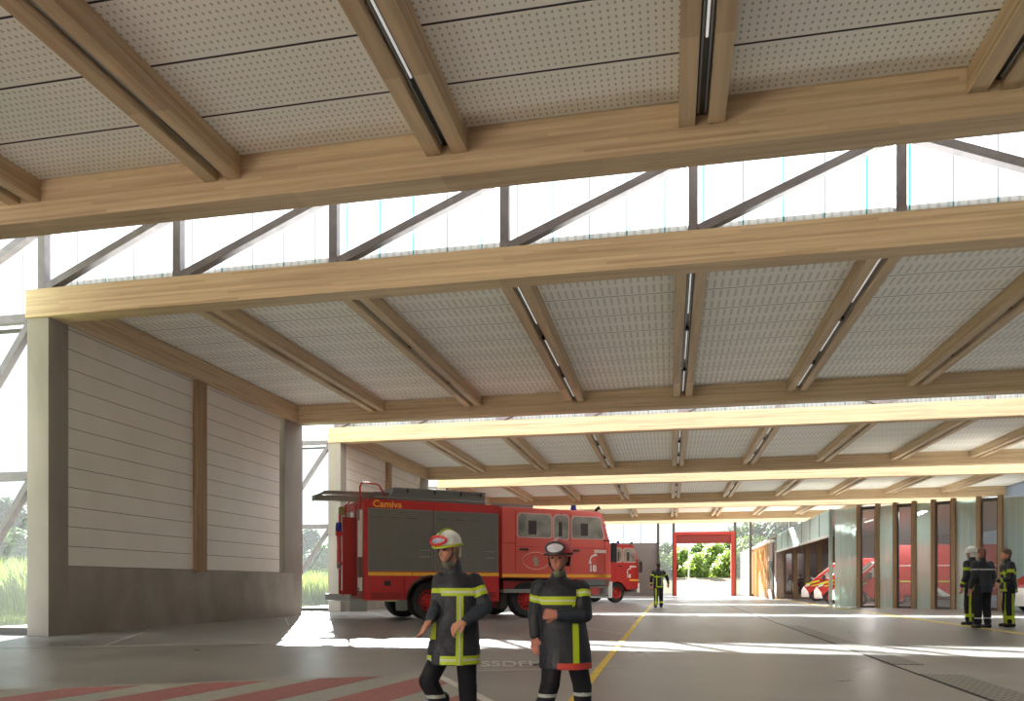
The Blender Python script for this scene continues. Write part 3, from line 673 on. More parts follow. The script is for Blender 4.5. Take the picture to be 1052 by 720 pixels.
    ph = MB().tube([(7.83, -.014, 1.83), (7.84, -.014, 1.95), (7.91, -.014, 2.05), (8.08, -.014, 2.12)], .028, 6)
    ph.ball((7.84, -.014, 1.83), .045, (1.3, .3, 1)).ball((8.06, -.014, 2.1), .05, (1.4, .3, .9)).build('phone_symbol', WHITE, t, True)
    MB().box(8.02, 8.5, -.014, .01, 2.17, 2.28).build('name_plate', M('pale plate', srgb(225, 210, 200), .5), t)
    # under cab
    MB().box(4.2, 8.4, .5, Wd - .5, .7, 1.28).box(.2, 4.4, .4, Wd - .4, .75, 1.0).build('underframe', DARK, t)
    if front_axle < 6.5:
        MB().box(x0 + .1, 7.7, .1, .5, .95, 1.2).build('side_tank', REDD, t)
        MB().box(x0 + .02, 6.0, -.05, .35, .82, .94, .01).build('side_step', GREY, t)
        MB().box(4.42, 4.62, -.02, .3, .32, .78).build('mud_flap', BLACK, t)
        MB().box(7.6, 8.62, -.0, .3, 1.06, 1.26).box(7.6, 8.6, .0, .3, .98, 1.03).box(7.6, 8.6, -.02, .3, .68, .74).build('cab_step', GREYD, t)
        MB().box(7.75, 8.3, .06, .3, .74, .98).build('step_panel', REDL, t)
    MB().box(1.0, 1.25, .0, .35, .3, .62).build('rear_mud_flap', GREYD, t)
    MB().box(fr - .12, fr + .06, 0, Wd, .62, 1.2, .03).build('front_bumper', WHITE, t)
    MB().box(fr, fr + .03, .4, Wd - .4, 1.3, 2.1).build('radiator_grille', DARK, t)
    MB().box(fr + .1, fr + .18, .2, .5, .8, 1.0).box(fr + .1, fr + .18, Wd - .5, Wd - .2, .8, 1.0).build('headlight', SILV, t)
    MB().box(8.5, 8.72, -.36, -.28, 1.85, 2.52, .03).build('wing_mirror', DARK, t)
    MB().tube([(8.4, 0, 2.6), (8.6, -.32, 2.6), (8.6, -.32, 2.45)], .02, 6).build('mirror_arm', DARK, t)
    # roof fittings
    MB().lathe([(.001, .24), (.09, .22), (.11, .05), (.13, 0), (.001, 0)], (7.5, .5, 3.6), n=16).build('roof_beacon', BLUE, t, True)
    MB().lathe([(.001, .1), (.3, .08), (.42, 0), (.001, 0)], (6.6, 1.0, 3.6), n=20).build('roof_hatch', GREY, t, True)
    MB().tube([(8.15, .2, 3.55), (8.2, .1, 3.68), (8.28, .05, 3.75)], .045, 8, .07).build('horn', DARK, t, True)
    if front_axle < 6.5:
        MB().box(4.5, 6.0, .7, 1.5, 3.6, 3.68).box(4.5, 6.0, .7, .75, 3.68, 3.78).build('roof_rack', GREYD, t)
    if text:
        mt = Matrix.Translation((.62, -.016, 3.475)) @ Matrix.Rotation(R(90), 4, 'X')
        text_mesh('body_lettering', 'Camiva', YEL, t, mt, .28, .004, 1.08)
    for x, ww in ((ra, .55), (front_axle, .36)):
        wheel(t, x, ww / 2 + .04, .6, .6, ww, -1); wheel(t, x, Wd - ww / 2 - .04, .6, .6, ww, 1)
    MB().tube([(ra, .4, .6), (ra, Wd - .4, .6)], .09, 8).tube([(front_axle, .3, .6), (front_axle, Wd - .3, .6)], .08, 8).build('axle', DARK, t)
    return t
HD = R(90 - 50.44)
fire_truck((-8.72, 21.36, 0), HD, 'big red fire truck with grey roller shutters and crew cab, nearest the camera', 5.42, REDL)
c2x, c2y = cam2w(6.42, 45.8); hx, hy = math.cos(HD), math.sin(HD)
fire_truck((c2x - hx * 7.08, c2y - hy * 7.08, 0), HD, 'second red fire truck whose cab pokes out beyond the front truck', 7.08, RED, .97, False)

def van(loc, rz, label, box=False, white=False):
    """local x forward, near side y=0, origin under the nose"""
    v = empty('fire_van', loc, label, 'van', rz, 'red fire vans')
    Wd = 2.0; r = .38; fa, ra = -.85, (-6.2 if box else -4.3); end = -7.6 if box else -5.4; H = 2.55
    prof = [(-.02, .35), (0, .75), (-.12, 1.05), (-.75, 1.38), (-1.75, 2.28), (-2.2, H), (-2.7 if box else end + .1, H), (-2.7 if box else end, H - .1), (-2.7 if box else end, .35)]
    prof += ([(-2.7, .35)] if box else arc(ra, .38, .45, 180, 0, 10)) + arc(fa, .38, .46, 180, 0, 10)
    bd = MB().prism(prof, 0, Wd, 1, .06).build('van_body', RED, v, True)
    MB().prism([(-.8, 1.44), (-1.72, 2.27), (-1.76, 2.25), (-.85, 1.42)], .15, Wd - .15, 1).build('windshield', GLASSD, v)
    MB().prism([(-1.02, 1.46), (-1.74, 2.16), (-2.3, 2.16), (-2.3, 1.42)], -.012, .02, 1).build('side_window', GLASSD, v)
    MB().tube([(-.72, .05, 1.4), (-1.76, .05, 2.33), (-2.2, .05, 2.56)], .045, 6).build('white_pillar', M('pale pillar', srgb(230, 170, 160), .5), v)
    MB().prism([(.05, .28), (.07, .72), (-.08, .98), (-.34, .62), (-.4, .28)], -.03, Wd + .03, 1, .04).build('front_bumper', WHITE, v, True)
    MB().prism([(-.13, .92), (-.2, 1.08), (-.5, 1.2), (-.42, 1.0)], -.015, .3, 1).build('headlight', SILV, v)
    MB().bar((-.2, -.014, 1.1), (-1.0, -.014, 1.32), .01, .09, (0, 0, 1)).bar((-.5, -.014, .98), (-1.2, -.014, 1.16), .01, .06).build('yellow_flash', HIVIS, v)
    if box:
        bx = MB().box(end, -2.4, -.12, Wd + .12, .55, 3.05, .04).build('box_body', RED, v, True)
        MB().box(end + .05, -2.5, -.135, -.11, 1.2, 1.27).build('yellow_line', HIVIS, bx)
        MB().box(end + .05, -2.5, -.135, -.11, 2.0, 2.04).box(-5.3, -4.3, -.135, -.11, .56, .6).build('white_line', WHITE, bx)
        MB().box(-6.0, -5.3, -.14, -.11, 2.15, 2.6, .01).build('box_window', GLASSD, bx)
        MB().box(-4.3, -4.25, -.13, -.11, .7, 2.9).box(-3.3, -3.25, -.13, -.11, .7, 2.9).build('box_seam', REDD, bx)
        MB().prism([(-5.0, .5), (-4.6, .5), (-4.1, 1.0), (-4.3, 1.0)], -.2, -.14, 1).build('exhaust_guard', SILV, bx)
    else:
        MB().box(end, -2.5, -.012, .01, 1.15, 1.28).build('yellow_line', HIVIS, v)
        MB().box(-2.42, -2.4, -.01, .01, .5, 2.4).box(-3.6, -3.58, -.01, .01, .5, 2.4).build('door_seam', REDD, v)
    MB().box(-1.35, -1.2, -.28, -.05, 1.35, 1.68, .02).build('wing_mirror', DARK, v)
    for x in (fa, ra):
        wheel(v, x, .13, r, r, .24, -1); wheel(v, x, Wd - .13, r, r, .24, 1)
    return v
# heading -X : rotate 180 deg means near side (y=0) faces +Y, so mirror: place with far side
def van_facing_left(nx, ny, label, **k):
    v = van((nx, ny, 0), R(k.pop('deg', 180)), label, **k)
    v.scale = (1, -1, 1)
    return v
van_facing_left(8.1, 46.4, deg=169, label='red van with white bumper, nearer of two noses poking from the garage mouth')
van_facing_left(8.25, 51.6, deg=170, label='red van with white bumper, farther of two noses poking from the garage mouth')
van_facing_left(8.55, 41.6, 'long red ambulance van standing behind the frosted glass wall', box=True)
van_facing_left(12.75, 31.3, 'white bumpered van nose cut off by the right edge of the view')

# ------------------------------------------------------------------ people
def remesh(mb, name, mats, parent, voxel, classify=None, smooth=2):
    me = bpy.data.meshes.new(name); mb.bm.to_mesh(me); mb.bm.free()
    o = bpy.data.objects.new(name, me); COL.objects.link(o)
    md = o.modifiers.new('r', 'REMESH'); md.mode = 'VOXEL'; md.voxel_size = voxel; md.use_smooth_shade = True
    if smooth:
        s = o.modifiers.new('s', 'SMOOTH'); s.factor = .5; s.iterations = smooth
    dg = bpy.context.evaluated_depsgraph_get(); m2 = bpy.data.meshes.new_from_object(o.evaluated_get(dg))
    o.modifiers.clear(); o.data = m2; bpy.data.meshes.remove(me)
    m2.materials.clear()
    for m in mats: m2.materials.append(m)
    for p in m2.polygons:
        p.use_smooth = True; p.material_index = classify(p.center) if classify else 0
    o.parent = parent; return o
def loft(mb, rings, n=24):
    """rings: (cx, cy, cz, rx, ry) stacked"""
    vs = []; k = len(rings)
    for (cx, cy, cz, rx, ry) in rings:
        for j in range(n):
            t = 2 * math.pi * j / n; vs.append((cx + rx * math.cos(t), cy + ry * math.sin(t), cz))
    fs = [tuple(range(n)), tuple(range(k * n - 1, (k - 1) * n - 1, -1))]
    for i in range(k - 1):
        for j in range(n): fs.append((i * n + j, (i + 1) * n + j, (i + 1) * n + (j + 1) % n, i * n + (j + 1) % n))
    mb._faces(vs, fs); return mb
def segd(p, a, b_):
    ab = b_ - a; t = max(0, min(1, (p - a).dot(ab) / max(1e-9, ab.dot(ab)))); return (p - a - ab * t).length, t
def hand(mb, wrist, dirn, palmn, curl, side, s=1.0):
    """palm from wrist along dirn; palmn = palm normal; side = +1/-1 thumb side; curl in degrees per joint"""
    d = Vector(dirn).normalized(); nrm = Vector(palmn); nrm = (nrm - d * nrm.dot(d)).normalized(); lat = d.cross(nrm).normalized() * side
    w0 = Vector(wrist)
    mb.cap(w0 - d * .03 * s, w0 + d * .01 * s, .027 * s, .027 * s)
    for k in range(4):
        o = (k - 1.5) * .021 * s
        base = w0 + d * .085 * s + lat * -o
        mb.cap(w0 + d * .012 * s + lat * (-o * .6), base, .019 * s, .0135 * s)
        ln = (.040, .045, .042, .032)[k] * s
        dd = d.copy(); p = base
        for q in range(3):
            rot = Matrix.Rotation(R(curl + q * 4 + k * 3), 3, lat)
            dd = (rot @ dd).normalized()
            if (dd - d).dot(nrm) < 0 and q == 0:
                dd = (Matrix.Rotation(-2 * R(curl + k * 3), 3, lat) @ dd).normalized(); sgn = -1
                curl_ = -1
            p2 = p + dd * ln * (1, .65, .5)[q]
            mb.cap(p, p2, (.0105 - q * .001) * s, (.0098 - q * .001) * s); p = p2
    tb = w0 + d * .03 * s + lat * .028 * s
    t1 = tb + (d * .6 + lat * .7 + nrm * .25).normalized() * .038 * s
    t2 = t1 + (d * .8 + lat * .15 + nrm * .5).normalized() * .03 * s
    mb.cap(w0 + d * .02 * s + lat * .01 * s, tb, .018 * s, .015 * s); mb.cap(tb, t1, .014 * s, .012 * s); mb.cap(t1, t2, .012 * s, .009 * s)
def person(spec):
    """joints in metres in a frame with x = right, y = away, z = up, origin on the ground"""
    J = {k: Vector(v) for k, v in spec['J'].items()}; vx = spec.get('voxel', .006); s = spec.get('s', 1.0)
    t = empty('person', (*spec['loc'], 0), spec['label'], 'person', spec.get('rz', YAW), None)
    hd = J['head']; f = Vector(spec['face']).normalized(); side = f.cross(Vector((0, 0, 1))).normalized(); upv = side.cross(f).normalized()
    rot = Matrix((side, f, upv)).transposed()   # local: x side, y forward, z up
    H = lambda x, y, z: hd + rot @ Vector((x * s, y * s, z * s))
    b = MB()
    b.ball(H(0, -.01, .02), .1 * s, (.78, .98, 1.08), rot, 3); b.ball(H(0, .025, -.05), .07 * s, (.86, .9, 1.0), rot, 3); b.ball(H(0, .055, -.095), .032 * s, (1.1, .8, .7), rot)
    b.cap(H(0, .088, -.005), H(0, .108, -.038), .010 * s, .015 * s)
    b.cap(H(-.03, .082, .02), H(.03, .082, .02), .012 * s, .012 * s)
    b.cap(H(-.02, .082, -.07), H(.02, .082, -.07), .008 * s, .008 * s); b.cap(H(-.018, .08, -.082), H(.018, .08, -.082), .008 * s, .008 * s)
    for q in (-1, 1): b.ball(H(q * .078, -.012, -.02), .026 * s, (.35, .7, 1.1), rot)
    b.cap(H(0, -.02, -.06), J['neck'], .052 * s, .058 * s)
    b.cap(J['neck'], J['chest'], .06 * s, .11 * s); b.cap(J['chest'], J['pelvis'], .12 * s, .12 * s)
    for sd_ in 'LR':
        b.cap(J['chest'], J['sh' + sd_], .08 * s, .05 * s); b.cap(J['sh' + sd_], J['el' + sd_], .048 * s, .038 * s); b.cap(J['el' + sd_], J['wr' + sd_], .038 * s, .026 * s)
        b.cap(J['pelvis'], J['hip' + sd_], .1 * s, .085 * s); b.cap(J['hip' + sd_], J['kn' + sd_], .085 * s, .055 * s); b.cap(J['kn' + sd_], J['an' + sd_], .052 * s, .038 * s)
        b.cap(J['an' + sd_], J['an' + sd_] + Vector((spec['toe'][0] * .16, spec['toe'][1] * .16, -.05)) * s, .04 * s, .03 * s)
        hnd = spec['hand' + sd_]
        hand(b, J['wr' + sd_], hnd[0], hnd[1], hnd[2], hnd[3], s * 1.12)
    SK = spec.get('skin', SKIN)
    remesh(b, 'body', [SK], t, vx, None, 1)
    ey = MB()
    for q in (-1, 1): ey.ball(H(q * .033, .082, .0), .0125 * s, (1.2, .6, .7), rot)
    ey.build('eye', M('dark eye', srgb(50, 34, 28), .3), t, True)
    # jacket
    j = MB(); loft(j, spec['torso'])
    sl = spec.get('sleeve', 1.0)
    for sd_ in 'LR':
        j.cap(J['sh' + sd_], J['el' + sd_], .082 * s * sl, .068 * s * sl)
        wr = J['el' + sd_] + (J['wr' + sd_] - J['el' + sd_]) * .93
        j.cap(J['el' + sd_], wr, .068 * s * sl, .05 * s * sl)
    j.cap(J['neck'] - Vector((0, 0, .03)) * s, J['neck'] + Vector((0, 0, .05)) * s, .085 * s, .066 * s)
    cj = spec['jacket_class']
    def cls(c):
        arm = None; best = 9
        for sd_ in 'LR':
            for nm, a, b_, rr in (('u' + sd_, J['sh' + sd_], J['el' + sd_], .075 * s), ('f' + sd_, J['el' + sd_], J['wr' + sd_], .06 * s)):
                d, tt = segd(c, a, b_); d -= rr
                if d < best: best = d; arm = (nm, tt)
        on_arm = best < .022 * s and arm is not None and not (arm[0][0] == 'u' and arm[1] < .12)
        return cj(c, arm if on_arm else None)
    remesh(j, 'jacket', [NAVY, HIVIS, SILV, spec.get('accent', M('hem red', srgb(190, 60, 50), .6)), M('blue grey sleeve cloth', srgb(50, 58, 70), .7, 0, .2, 12)], t, vx, cls, 2)  # last material colours parts of the sleeves blue grey
    # trousers with boots
    p = MB()
    for sd_ in 'LR':
        p.cap(J['pelvis'], J['hip' + sd_], .12 * s, .1 * s)
        p.cap(J['hip' + sd_], J['kn' + sd_], .1 * s, .085 * s); p.cap(J['kn' + sd_], J['an' + sd_] + (J['kn' + sd_] - J['an' + sd_]) * .12, .088 * s, .075 * s)
    tb = spec.get('trouser_class', lambda c: 0)
    remesh(p, 'trousers', [NAVY2, HIVIS, SILV], t, vx, tb, 2)
    for sd_ in 'LR':
        bt = MB(); a = J['an' + sd_]; td = Vector((spec['toe'][0], spec['toe'][1], 0)).normalized()
        z0 = a.z - .075 * s
        bt.cap(a + Vector((0, 0, .1 * s)), a - Vector((0, 0, .02 * s)), .066 * s, .055 * s)
        bt.cap(a - td * .04 * s - Vector((0, 0, .025 * s)), a + td * .15 * s - Vector((0, 0, .035 * s)), .05 * s, .04 * s)
        remesh(bt, 'boot', [BOOT], t, vx * 1.2, None, 2)
    # headgear
    hg = spec.get('helmet')
    if hg:
        out = []; n_ = 9
        pr = [(.124 * math.cos(R(a)), .118 * math.sin(R(a))) for a in range(90, -11, -10)]
        pr = [(max(r_, .0005), z_) for r_, z_ in pr] + [(.126, -.028), (.126, -.036), (.11, -.03)] + [(max(.0005, .108 * math.cos(R(a))), .104 * math.sin(R(a))) for a in range(-5, 91, 10)]
        hl = MB().lathe([(r_ * s, z_ * s) for r_, z_ in pr], H(0, -.012, .052), n=32, sc=(.96, 1.16, 1), rot=rot, closed=False)
        hl.build('helmet', hg['mat'], t, 'all')
        # rear neck guard
        ng = MB(); pts = [H(.112 * math.sin(R(a)), -.02 - .125 * math.cos(R(a)), -.0) for a in range(-75, 76, 15)]
        pts2 = [H(.098 * math.sin(R(a)), -.02 - .112 * math.cos(R(a)), -.085) for a in range(-75, 76, 15)]
        for i in range(len(pts) - 1):
            q = [pts[i], pts[i + 1], pts2[i + 1], pts2[i]]; off = rot @ Vector((0, .008 * s, 0))
            ng._faces([*q, *[x + off for x in q]], [(0, 1, 2, 3), (7, 6, 5, 4), (0, 4, 5, 1), (1, 5, 6, 2), (2, 6, 7, 3), (3, 7, 4, 0)])
        ng.build('neck_guard', hg.get('guard', WHITE), t)
        MB().tube([H(.122 * math.cos(R(a)), -.012 + .146 * math.sin(R(a)), .030) for a in range(0, 361, 12)], .011 * s, 6).build('helmet_band', hg['band'], t, True)
        MB().tube([H(0, -.012 + .146 * math.cos(R(a)), .052 + .122 * math.sin(R(a))) for a in range(10, 171, 10)], .011 * s, 6).build('helmet_ridge', hg['ridge'], t, True)
        if 'goggle' in hg:
            gp = []
            for a in range(0, 361, 15):
                x_ = .085 * math.cos(R(a)); z_ = .088 + hg.get('gh', .036) * math.sin(R(a)); yy = .15 * math.sqrt(max(0, 1 - (x_ / .135) ** 2 - ((z_ - .04) / .145) ** 2)) - .0
                gp.append(H(x_, yy, z_))
            MB().tube(gp, .0125 * s, 8).build('goggle_frame', hg['goggle'], t, True)
            cgl = sum(gp, Vector()) / len(gp); ln = MB()
            for i in range(len(gp) - 1): ln.quad(gp[i], gp[i + 1], cgl + f * .022 * s)
            ln.build('goggle_lens', hg['lens'], t, True)
        MB().tube([H(-.082, .02, .03), H(-.078, .03, -.06), H(-.03, .06, -.115), H(.03, .06, -.115), H(.078, .03, -.06), H(.082, .02, .03)], .006 * s, 6).build('chin_strap', hg.get('strap', DARK), t, True)
        MB().cap(H(0, .03, -.13), J['neck'] + Vector((0, 0, .03)), .045 * s, .062 * s).build('neck_scarf', hg.get('scarf', M('pale neck scarf', srgb(112, 108, 98), .8)), t, True)
    elif spec.get('hair'):
        hm = MB(); hm.ball(H(0, -.022, .045), .104 * s, (.82, 1.0, .98), rot, 3); hm.ball(H(0, -.05, -.02), .075 * s, (.95, .75, 1.1), rot, 2)
        remesh(hm, 'hair', [spec['hair']], t, vx * 1.3, None, 2)
    return t

def px_frame(px0, feet, wd):
    k = F / wd
    def P(px, py, dy=0.0): return ((px - px0) / k, dy, (feet - py) / k)
    return P, k, cam2w((px0 - 526) / F * wd, wd)
def band3(v, a, b_):
    """yellow / silver / yellow stripe across a..b"""
    if a <= v <= b_:
        q = (v - a) / (b_ - a); return 2 if .38 < q < .62 else 1
    return None
# --- left walking firefighter
wd = 6.05; feet = 744.0
P, k, loc = px_frame(466, feet, wd)
def rg(P, k, px, py, rx, ry, dy=0): x, y, z = P(px, py, dy); return (x, y, z, rx / k, ry / k)
J1 = dict(head=P(460, 564, -.06), neck=P(466, 585, .0), chest=P(470, 607, .02), pelvis=P(468, 655, .02),
          shL=P(487, 597, .02), elL=P(499, 624, -.03), wrL=P(479, 637.5, -.20), shR=P(453, 596, .02), elR=P(450, 620, -.02), wrR=P(443.5, 636, -.12),
          hipL=P(478, 662, .04), knL=P(480, 704, .04), anL=P(481, 736, .06), hipR=P(458, 662, 0), knR=P(442, 697, -.14), anR=P(455, 728, -.02))
def jc1(c, arm):
    x = c.x * k + 466; y = feet - c.z * k
    if arm:
        nm, tt = arm
        if nm == 'uL': r_ = band3(tt, .28, .60); return r_ if r_ is not None else (4 if tt > .75 else 0)
        if nm == 'uR' : return 1 if .42 < tt < .62 else 0
        return 4 if nm == 'fL' or (nm == 'fR' and tt > .4) else 0
    r_ = band3(y, 604, 612)
    if r_ is not None: return r_
    if 470 <= x <= 477 and y > 610 and c.y < .05: return 1 if not (472.5 < x < 474.5) else 2
    if y > 671: return (band3(y, 671.5, 680) or 0) if not (445 < x < 454 and c.y < .02) else 0
    if x < 449 and 638 < y < 656: return 1
    if 610 < y < 613 and c.y > 0: return 1
    return 0
P1 = person(dict(loc=loc, J=J1, voxel=.0055, s=.86, face=(-.56, -.8, -.16), toe=(-.75, -.6), skin=M('tanned skin', srgb(186, 132, 108), .55),
    label='firefighter in white helmet with red goggles walking, left of the two nearest', 
    torso=[rg(P, k, 466, 681, 27.5, 23, -.04), rg(P, k, 466.5, 665, 27, 21, -.03), rg(P, k, 468, 645, 24, 17), rg(P, k, 469, 630, 21.5, 15), rg(P, k, 470, 612, 23, 15.5), rg(P, k, 470, 600, 23, 14), rg(P, k, 470, 593, 18, 11), rg(P, k, 468, 588, 10, 9)],
    jacket_class=jc1, trouser_class=lambda c: 2 if 711 < feet - c.z * k < 715 and c.x < 0 else 0,
    handL=((-.8, -.35, -.45), (.1, .55, -.8), 32, 1), handR=((-.55, -.2, -.75), (.75, .3, -.5), 14, -1),
    helmet=dict(mat=M('white helmet', srgb(228, 228, 224), .3), band=HIVIS, ridge=HIVIS, goggle=M('red goggle rubber', srgb(196, 44, 40), .5), lens=M('pale goggle lens', srgb(150, 150, 175), .15), guard=M('cream guard', srgb(214, 208, 180), .6))))
# --- right walking firefighter
wd = 6.15; feet = 742.0
P_, k_, loc = px_frame(576, feet, wd)
J2 = dict(head=P_(573, 573, -.05), neck=P_(574, 594, 0), chest=P_(577, 612, .02), pelvis=P_(579, 660, .02),
          shR=P_(554, 604, .0), elR=P_(550, 632, .04), wrR=P_(549.5, 654, -.02), shL=P_(597, 605, .0), elL=P_(600, 632, -.08), wrL=P_(571, 630.5, -.23),
          hipR=P_(568, 668, 0), knR=P_(565, 700, -.08), anR=P_(557, 733, -.02), hipL=P_(590, 668, .02), knL=P_(598, 704, 0), anL=P_(600, 735, .08))
def jc2(c, arm):
    x = c.x * k_ + 576; y = feet - c.z * k_
    if arm:
        nm, tt = arm
        if nm == 'uL': r_ = band3(tt, .1, .38); return r_ if r_ is not None else 0
        if nm == 'uR': r_ = band3(tt, .25, .5); return r_ if r_ is not None else 0
        return 4 if nm == 'fL' else 0
    r_ = band3(y, 613, 621)
    if r_ is not None: return r_
    if y > 679.5 and 571 < x: return 3
    if 587 <= x <= 593.5 and y > 620 and c.y < .05: return 1
    return 0
person(dict(loc=loc, J=J2, voxel=.0055, s=.88, face=(-.3, -.94, -.08), toe=(-.3, -.9), skin=M('ruddy skin', srgb(178, 116, 98), .55),
    label='firefighter in red and white helmet with fist at the waist, beside the white helmeted one',
    torso=[rg(P_, k_, 581, 686, 27, 22, -.03), rg(P_, k_, 580, 665, 26.5, 20, -.02), rg(P_, k_, 579, 645, 24, 16), rg(P_, k_, 577, 630, 23.5, 15.5), rg(P_, k_, 576, 612, 25, 15.5), rg(P_, k_, 576, 603, 23, 13), rg(P_, k_, 575, 597, 15, 10), rg(P_, k_, 574, 594, 9, 8)],
    jacket_class=jc2, trouser_class=lambda c: 2 if 711 < feet - c.z * k_ < 715 else 0,
    handL=((-.95, -.1, .05), (.1, .9, -.2), 62, 1), handR=((-.02, -.1, -1), (.6, .6, 0), 16, 1),
    helmet=dict(mat=M('red helmet', srgb(205, 42, 44), .35), band=DARK, ridge=M('pink grey ridge', srgb(200, 170, 175), .4), goggle=M('dark goggle rim', srgb(60, 50, 60), .5), gh=.05, lens=M('white front plate', srgb(205, 200, 212), .15), guard=M('dark guard', srgb(60, 50, 52), .6), scarf=M('olive scarf', srgb(120, 118, 92), .8))))  # lens area is the helmet's white front plate, its own colour

# --- distant people: general standing builder
def stander(px, feet_y, head_y, label, facing, wide=1.0, kind='yellow', hair=None, helmet=None, arms=None, lean=0, dy=0):
    wd = F * EYE / (feet_y - 600); hgt = (feet_y - head_y) * wd / F; s = hgt / 1.80
    f = Vector((*facing, 0)).normalized(); r_ = Vector((f.y, -f.x, 0))
    U = lambda rt, fw, z: tuple((r_ * rt * s + f * fw * s) + Vector((0, 0, z * s)))
    a = arms or {}
    J = dict(head=U(0, .03 + lean, 1.66), neck=U(0, lean, 1.5), chest=U(0, lean * .8, 1.32), pelvis=U(0, 0, .98),
        shR=U(.2, lean * .8, 1.43), shL=U(-.2, lean * .8, 1.43), elR=U(*a.get('elR', (.26, -.02, 1.15))), elL=U(*a.get('elL', (-.26, -.02, 1.15))),
        wrR=U(*a.get('wrR', (.27, .08, .9))), wrL=U(*a.get('wrL', (-.27, .08, .9))), hipR=U(.1, 0, .92), hipL=U(-.1, 0, .92),
        knR=U(.12, a.get('kf', .03), .5), knL=U(-.12, -a.get('kf', -.03), .5), anR=U(.13, a.get('kf', 0), .085), anL=U(-.13, -a.get('kf', 0), .085))
    tr = []
    Z = [(.80, .19, .15), (1.0, .185, .15), (1.15, .175, .14), (1.3, .2, .145), (1.42, .2, .12), (1.48, .12, .09)]
    for z, rx, ry in Z:
        ax = abs(r_.x); c = U(0, lean * max(0, (z - .9) / .6), z)
        tr.append((c[0], c[1], c[2], s * wide * (rx * ax + ry * (1 - ax)), s * (ry * ax + rx * (1 - ax))))
    if kind == 'yellow':
        def jc(c, arm):
            z = c.z / s
            if arm:
                if arm[0][0] == 'u': return 1 if .35 < arm[1] < .6 else 0
                return 1 if .55 < arm[1] < .75 else 0
            if 1.22 < z < 1.27 or .82 < z < .87: return 1
            q = abs(Vector((c.x, c.y, 0)).dot(r_)) / s
            return 1 if .085 < q < .12 and z < 1.3 and z > .85 else 0
        tcl = lambda c: 1 if (.2 < c.z / s < .27) or (c.z / s < .78 and abs(c.x / s + .13 * r_.x) < .03) else 0
    else:
        jc = lambda c, arm: 2 if (1.30 < c.z / s < 1.33) else 0
        tcl = lambda c: 2 if .22 < c.z / s < .25 else 0
    loc = cam2w((px - 526) / F * wd, wd)
    dn = (0, 0, -1)
    return person(dict(loc=loc, J=J, voxel=.014 if wd < 25 else .02, s=s, face=tuple(f + Vector((0, 0, -.05))), toe=tuple(f)[:2], label=label, torso=tr, jacket_class=jc, trouser_class=tcl,
        handL=(a.get('hdL', dn), tuple(f), 18, 1), handR=(a.get('hdR', dn), tuple(f), 18, -1), hair=hair, helmet=helmet))
HB = M('dark brown hair', srgb(70, 50, 42), .8); HG_ = M('grey brown hair', srgb(92, 76, 62), .8)
stander(676.5, 624.5, 578, 'firefighter seen from behind walking towards the open red gate', (-.05, 1), kind='yellow', hair=HB, arms=dict(elR=(.36, .02, 1.2), wrR=(.42, .1, .98), kf=.08, elL=(-.3, 0, 1.18)))
WH = dict(mat=M('white cap helmet', srgb(230, 230, 228), .4), band=WHITE, ridge=WHITE)
stander(999, 642.5, 562.5, 'firefighter with white helmet and yellow leg stripes, left of the group of three', (-.45, .9), kind='yellow', helmet=WH)
stander(1010, 645.5, 562.5, 'person in plain navy uniform seen from behind, middle of the group of three', (-.25, 1), kind='navy', hair=M('bald reddish head', srgb(120, 76, 62), .6), lean=.02)
stander(1037, 644.5, 563.5, 'firefighter with dark hair facing the others, right of the group of three', (-.95, .25), kind='yellow', hair=HG_, lean=.04, arms=dict(wrL=(-.16, .3, 1.05), elL=(-.24, .06, 1.12)))
for px, lab in ((813, 'dark figure behind the office glazing, nearer the van noses'), (822.5, 'dark figure behind the office glazing, partly hidden by a timber mullion')):
    pr = stander(px, 614.6, 590, lab, (.4, -.9), kind='navy', hair=HB)

# ------------------------------------------------------------------ vegetation outside
def leafmat(name, a, b_):
    m = bpy.data.materials.new(name); m.use_nodes = True; n = m.node_tree; p = n.nodes['Principled BSDF']; p.inputs['Roughness'].default_value = .6
    oi = nd(n, 'ShaderNodeTexCoord'); no = nd(n, 'ShaderNodeTexNoise'); no.inputs['Scale'].default_value = 1.4; n.links.new(oi.outputs['Object'], no.inputs['Vector'])
    rp = nd(n, 'ShaderNodeValToRGB'); rp.color_ramp.elements[0].position = .35; rp.color_ramp.elements[1].position = .65; rp.color_ramp.elements[0].color = a; rp.color_ramp.elements[1].color = b_
    n.links.new(no.outputs['Fac'], rp.inputs[0]); n.links.new(rp.outputs[0], p.inputs['Base Color'])
    tr = nd(n, 'ShaderNodeBsdfTranslucent'); n.links.new(rp.outputs[0], tr.inputs[0]); mx = nd(n, 'ShaderNodeMixShader'); mx.inputs[0].default_value = .4
    n.links.new(p.outputs[0], mx.inputs[1]); n.links.new(tr.outputs[0], mx.inputs[2]); n.links.new(mx.outputs[0], n.nodes['Material Output'].inputs[0]); return m
LF1 = leafmat('light green leaves', srgb(84, 108, 36), srgb(124, 142, 62)); LF2 = leafmat('mid green leaves', srgb(56, 82, 34), srgb(92, 116, 50)); LF3 = leafmat('dark green leaves', srgb(32, 50, 30), srgb(56, 76, 44))
BARK = M('bark', srgb(90, 76, 62), .9)
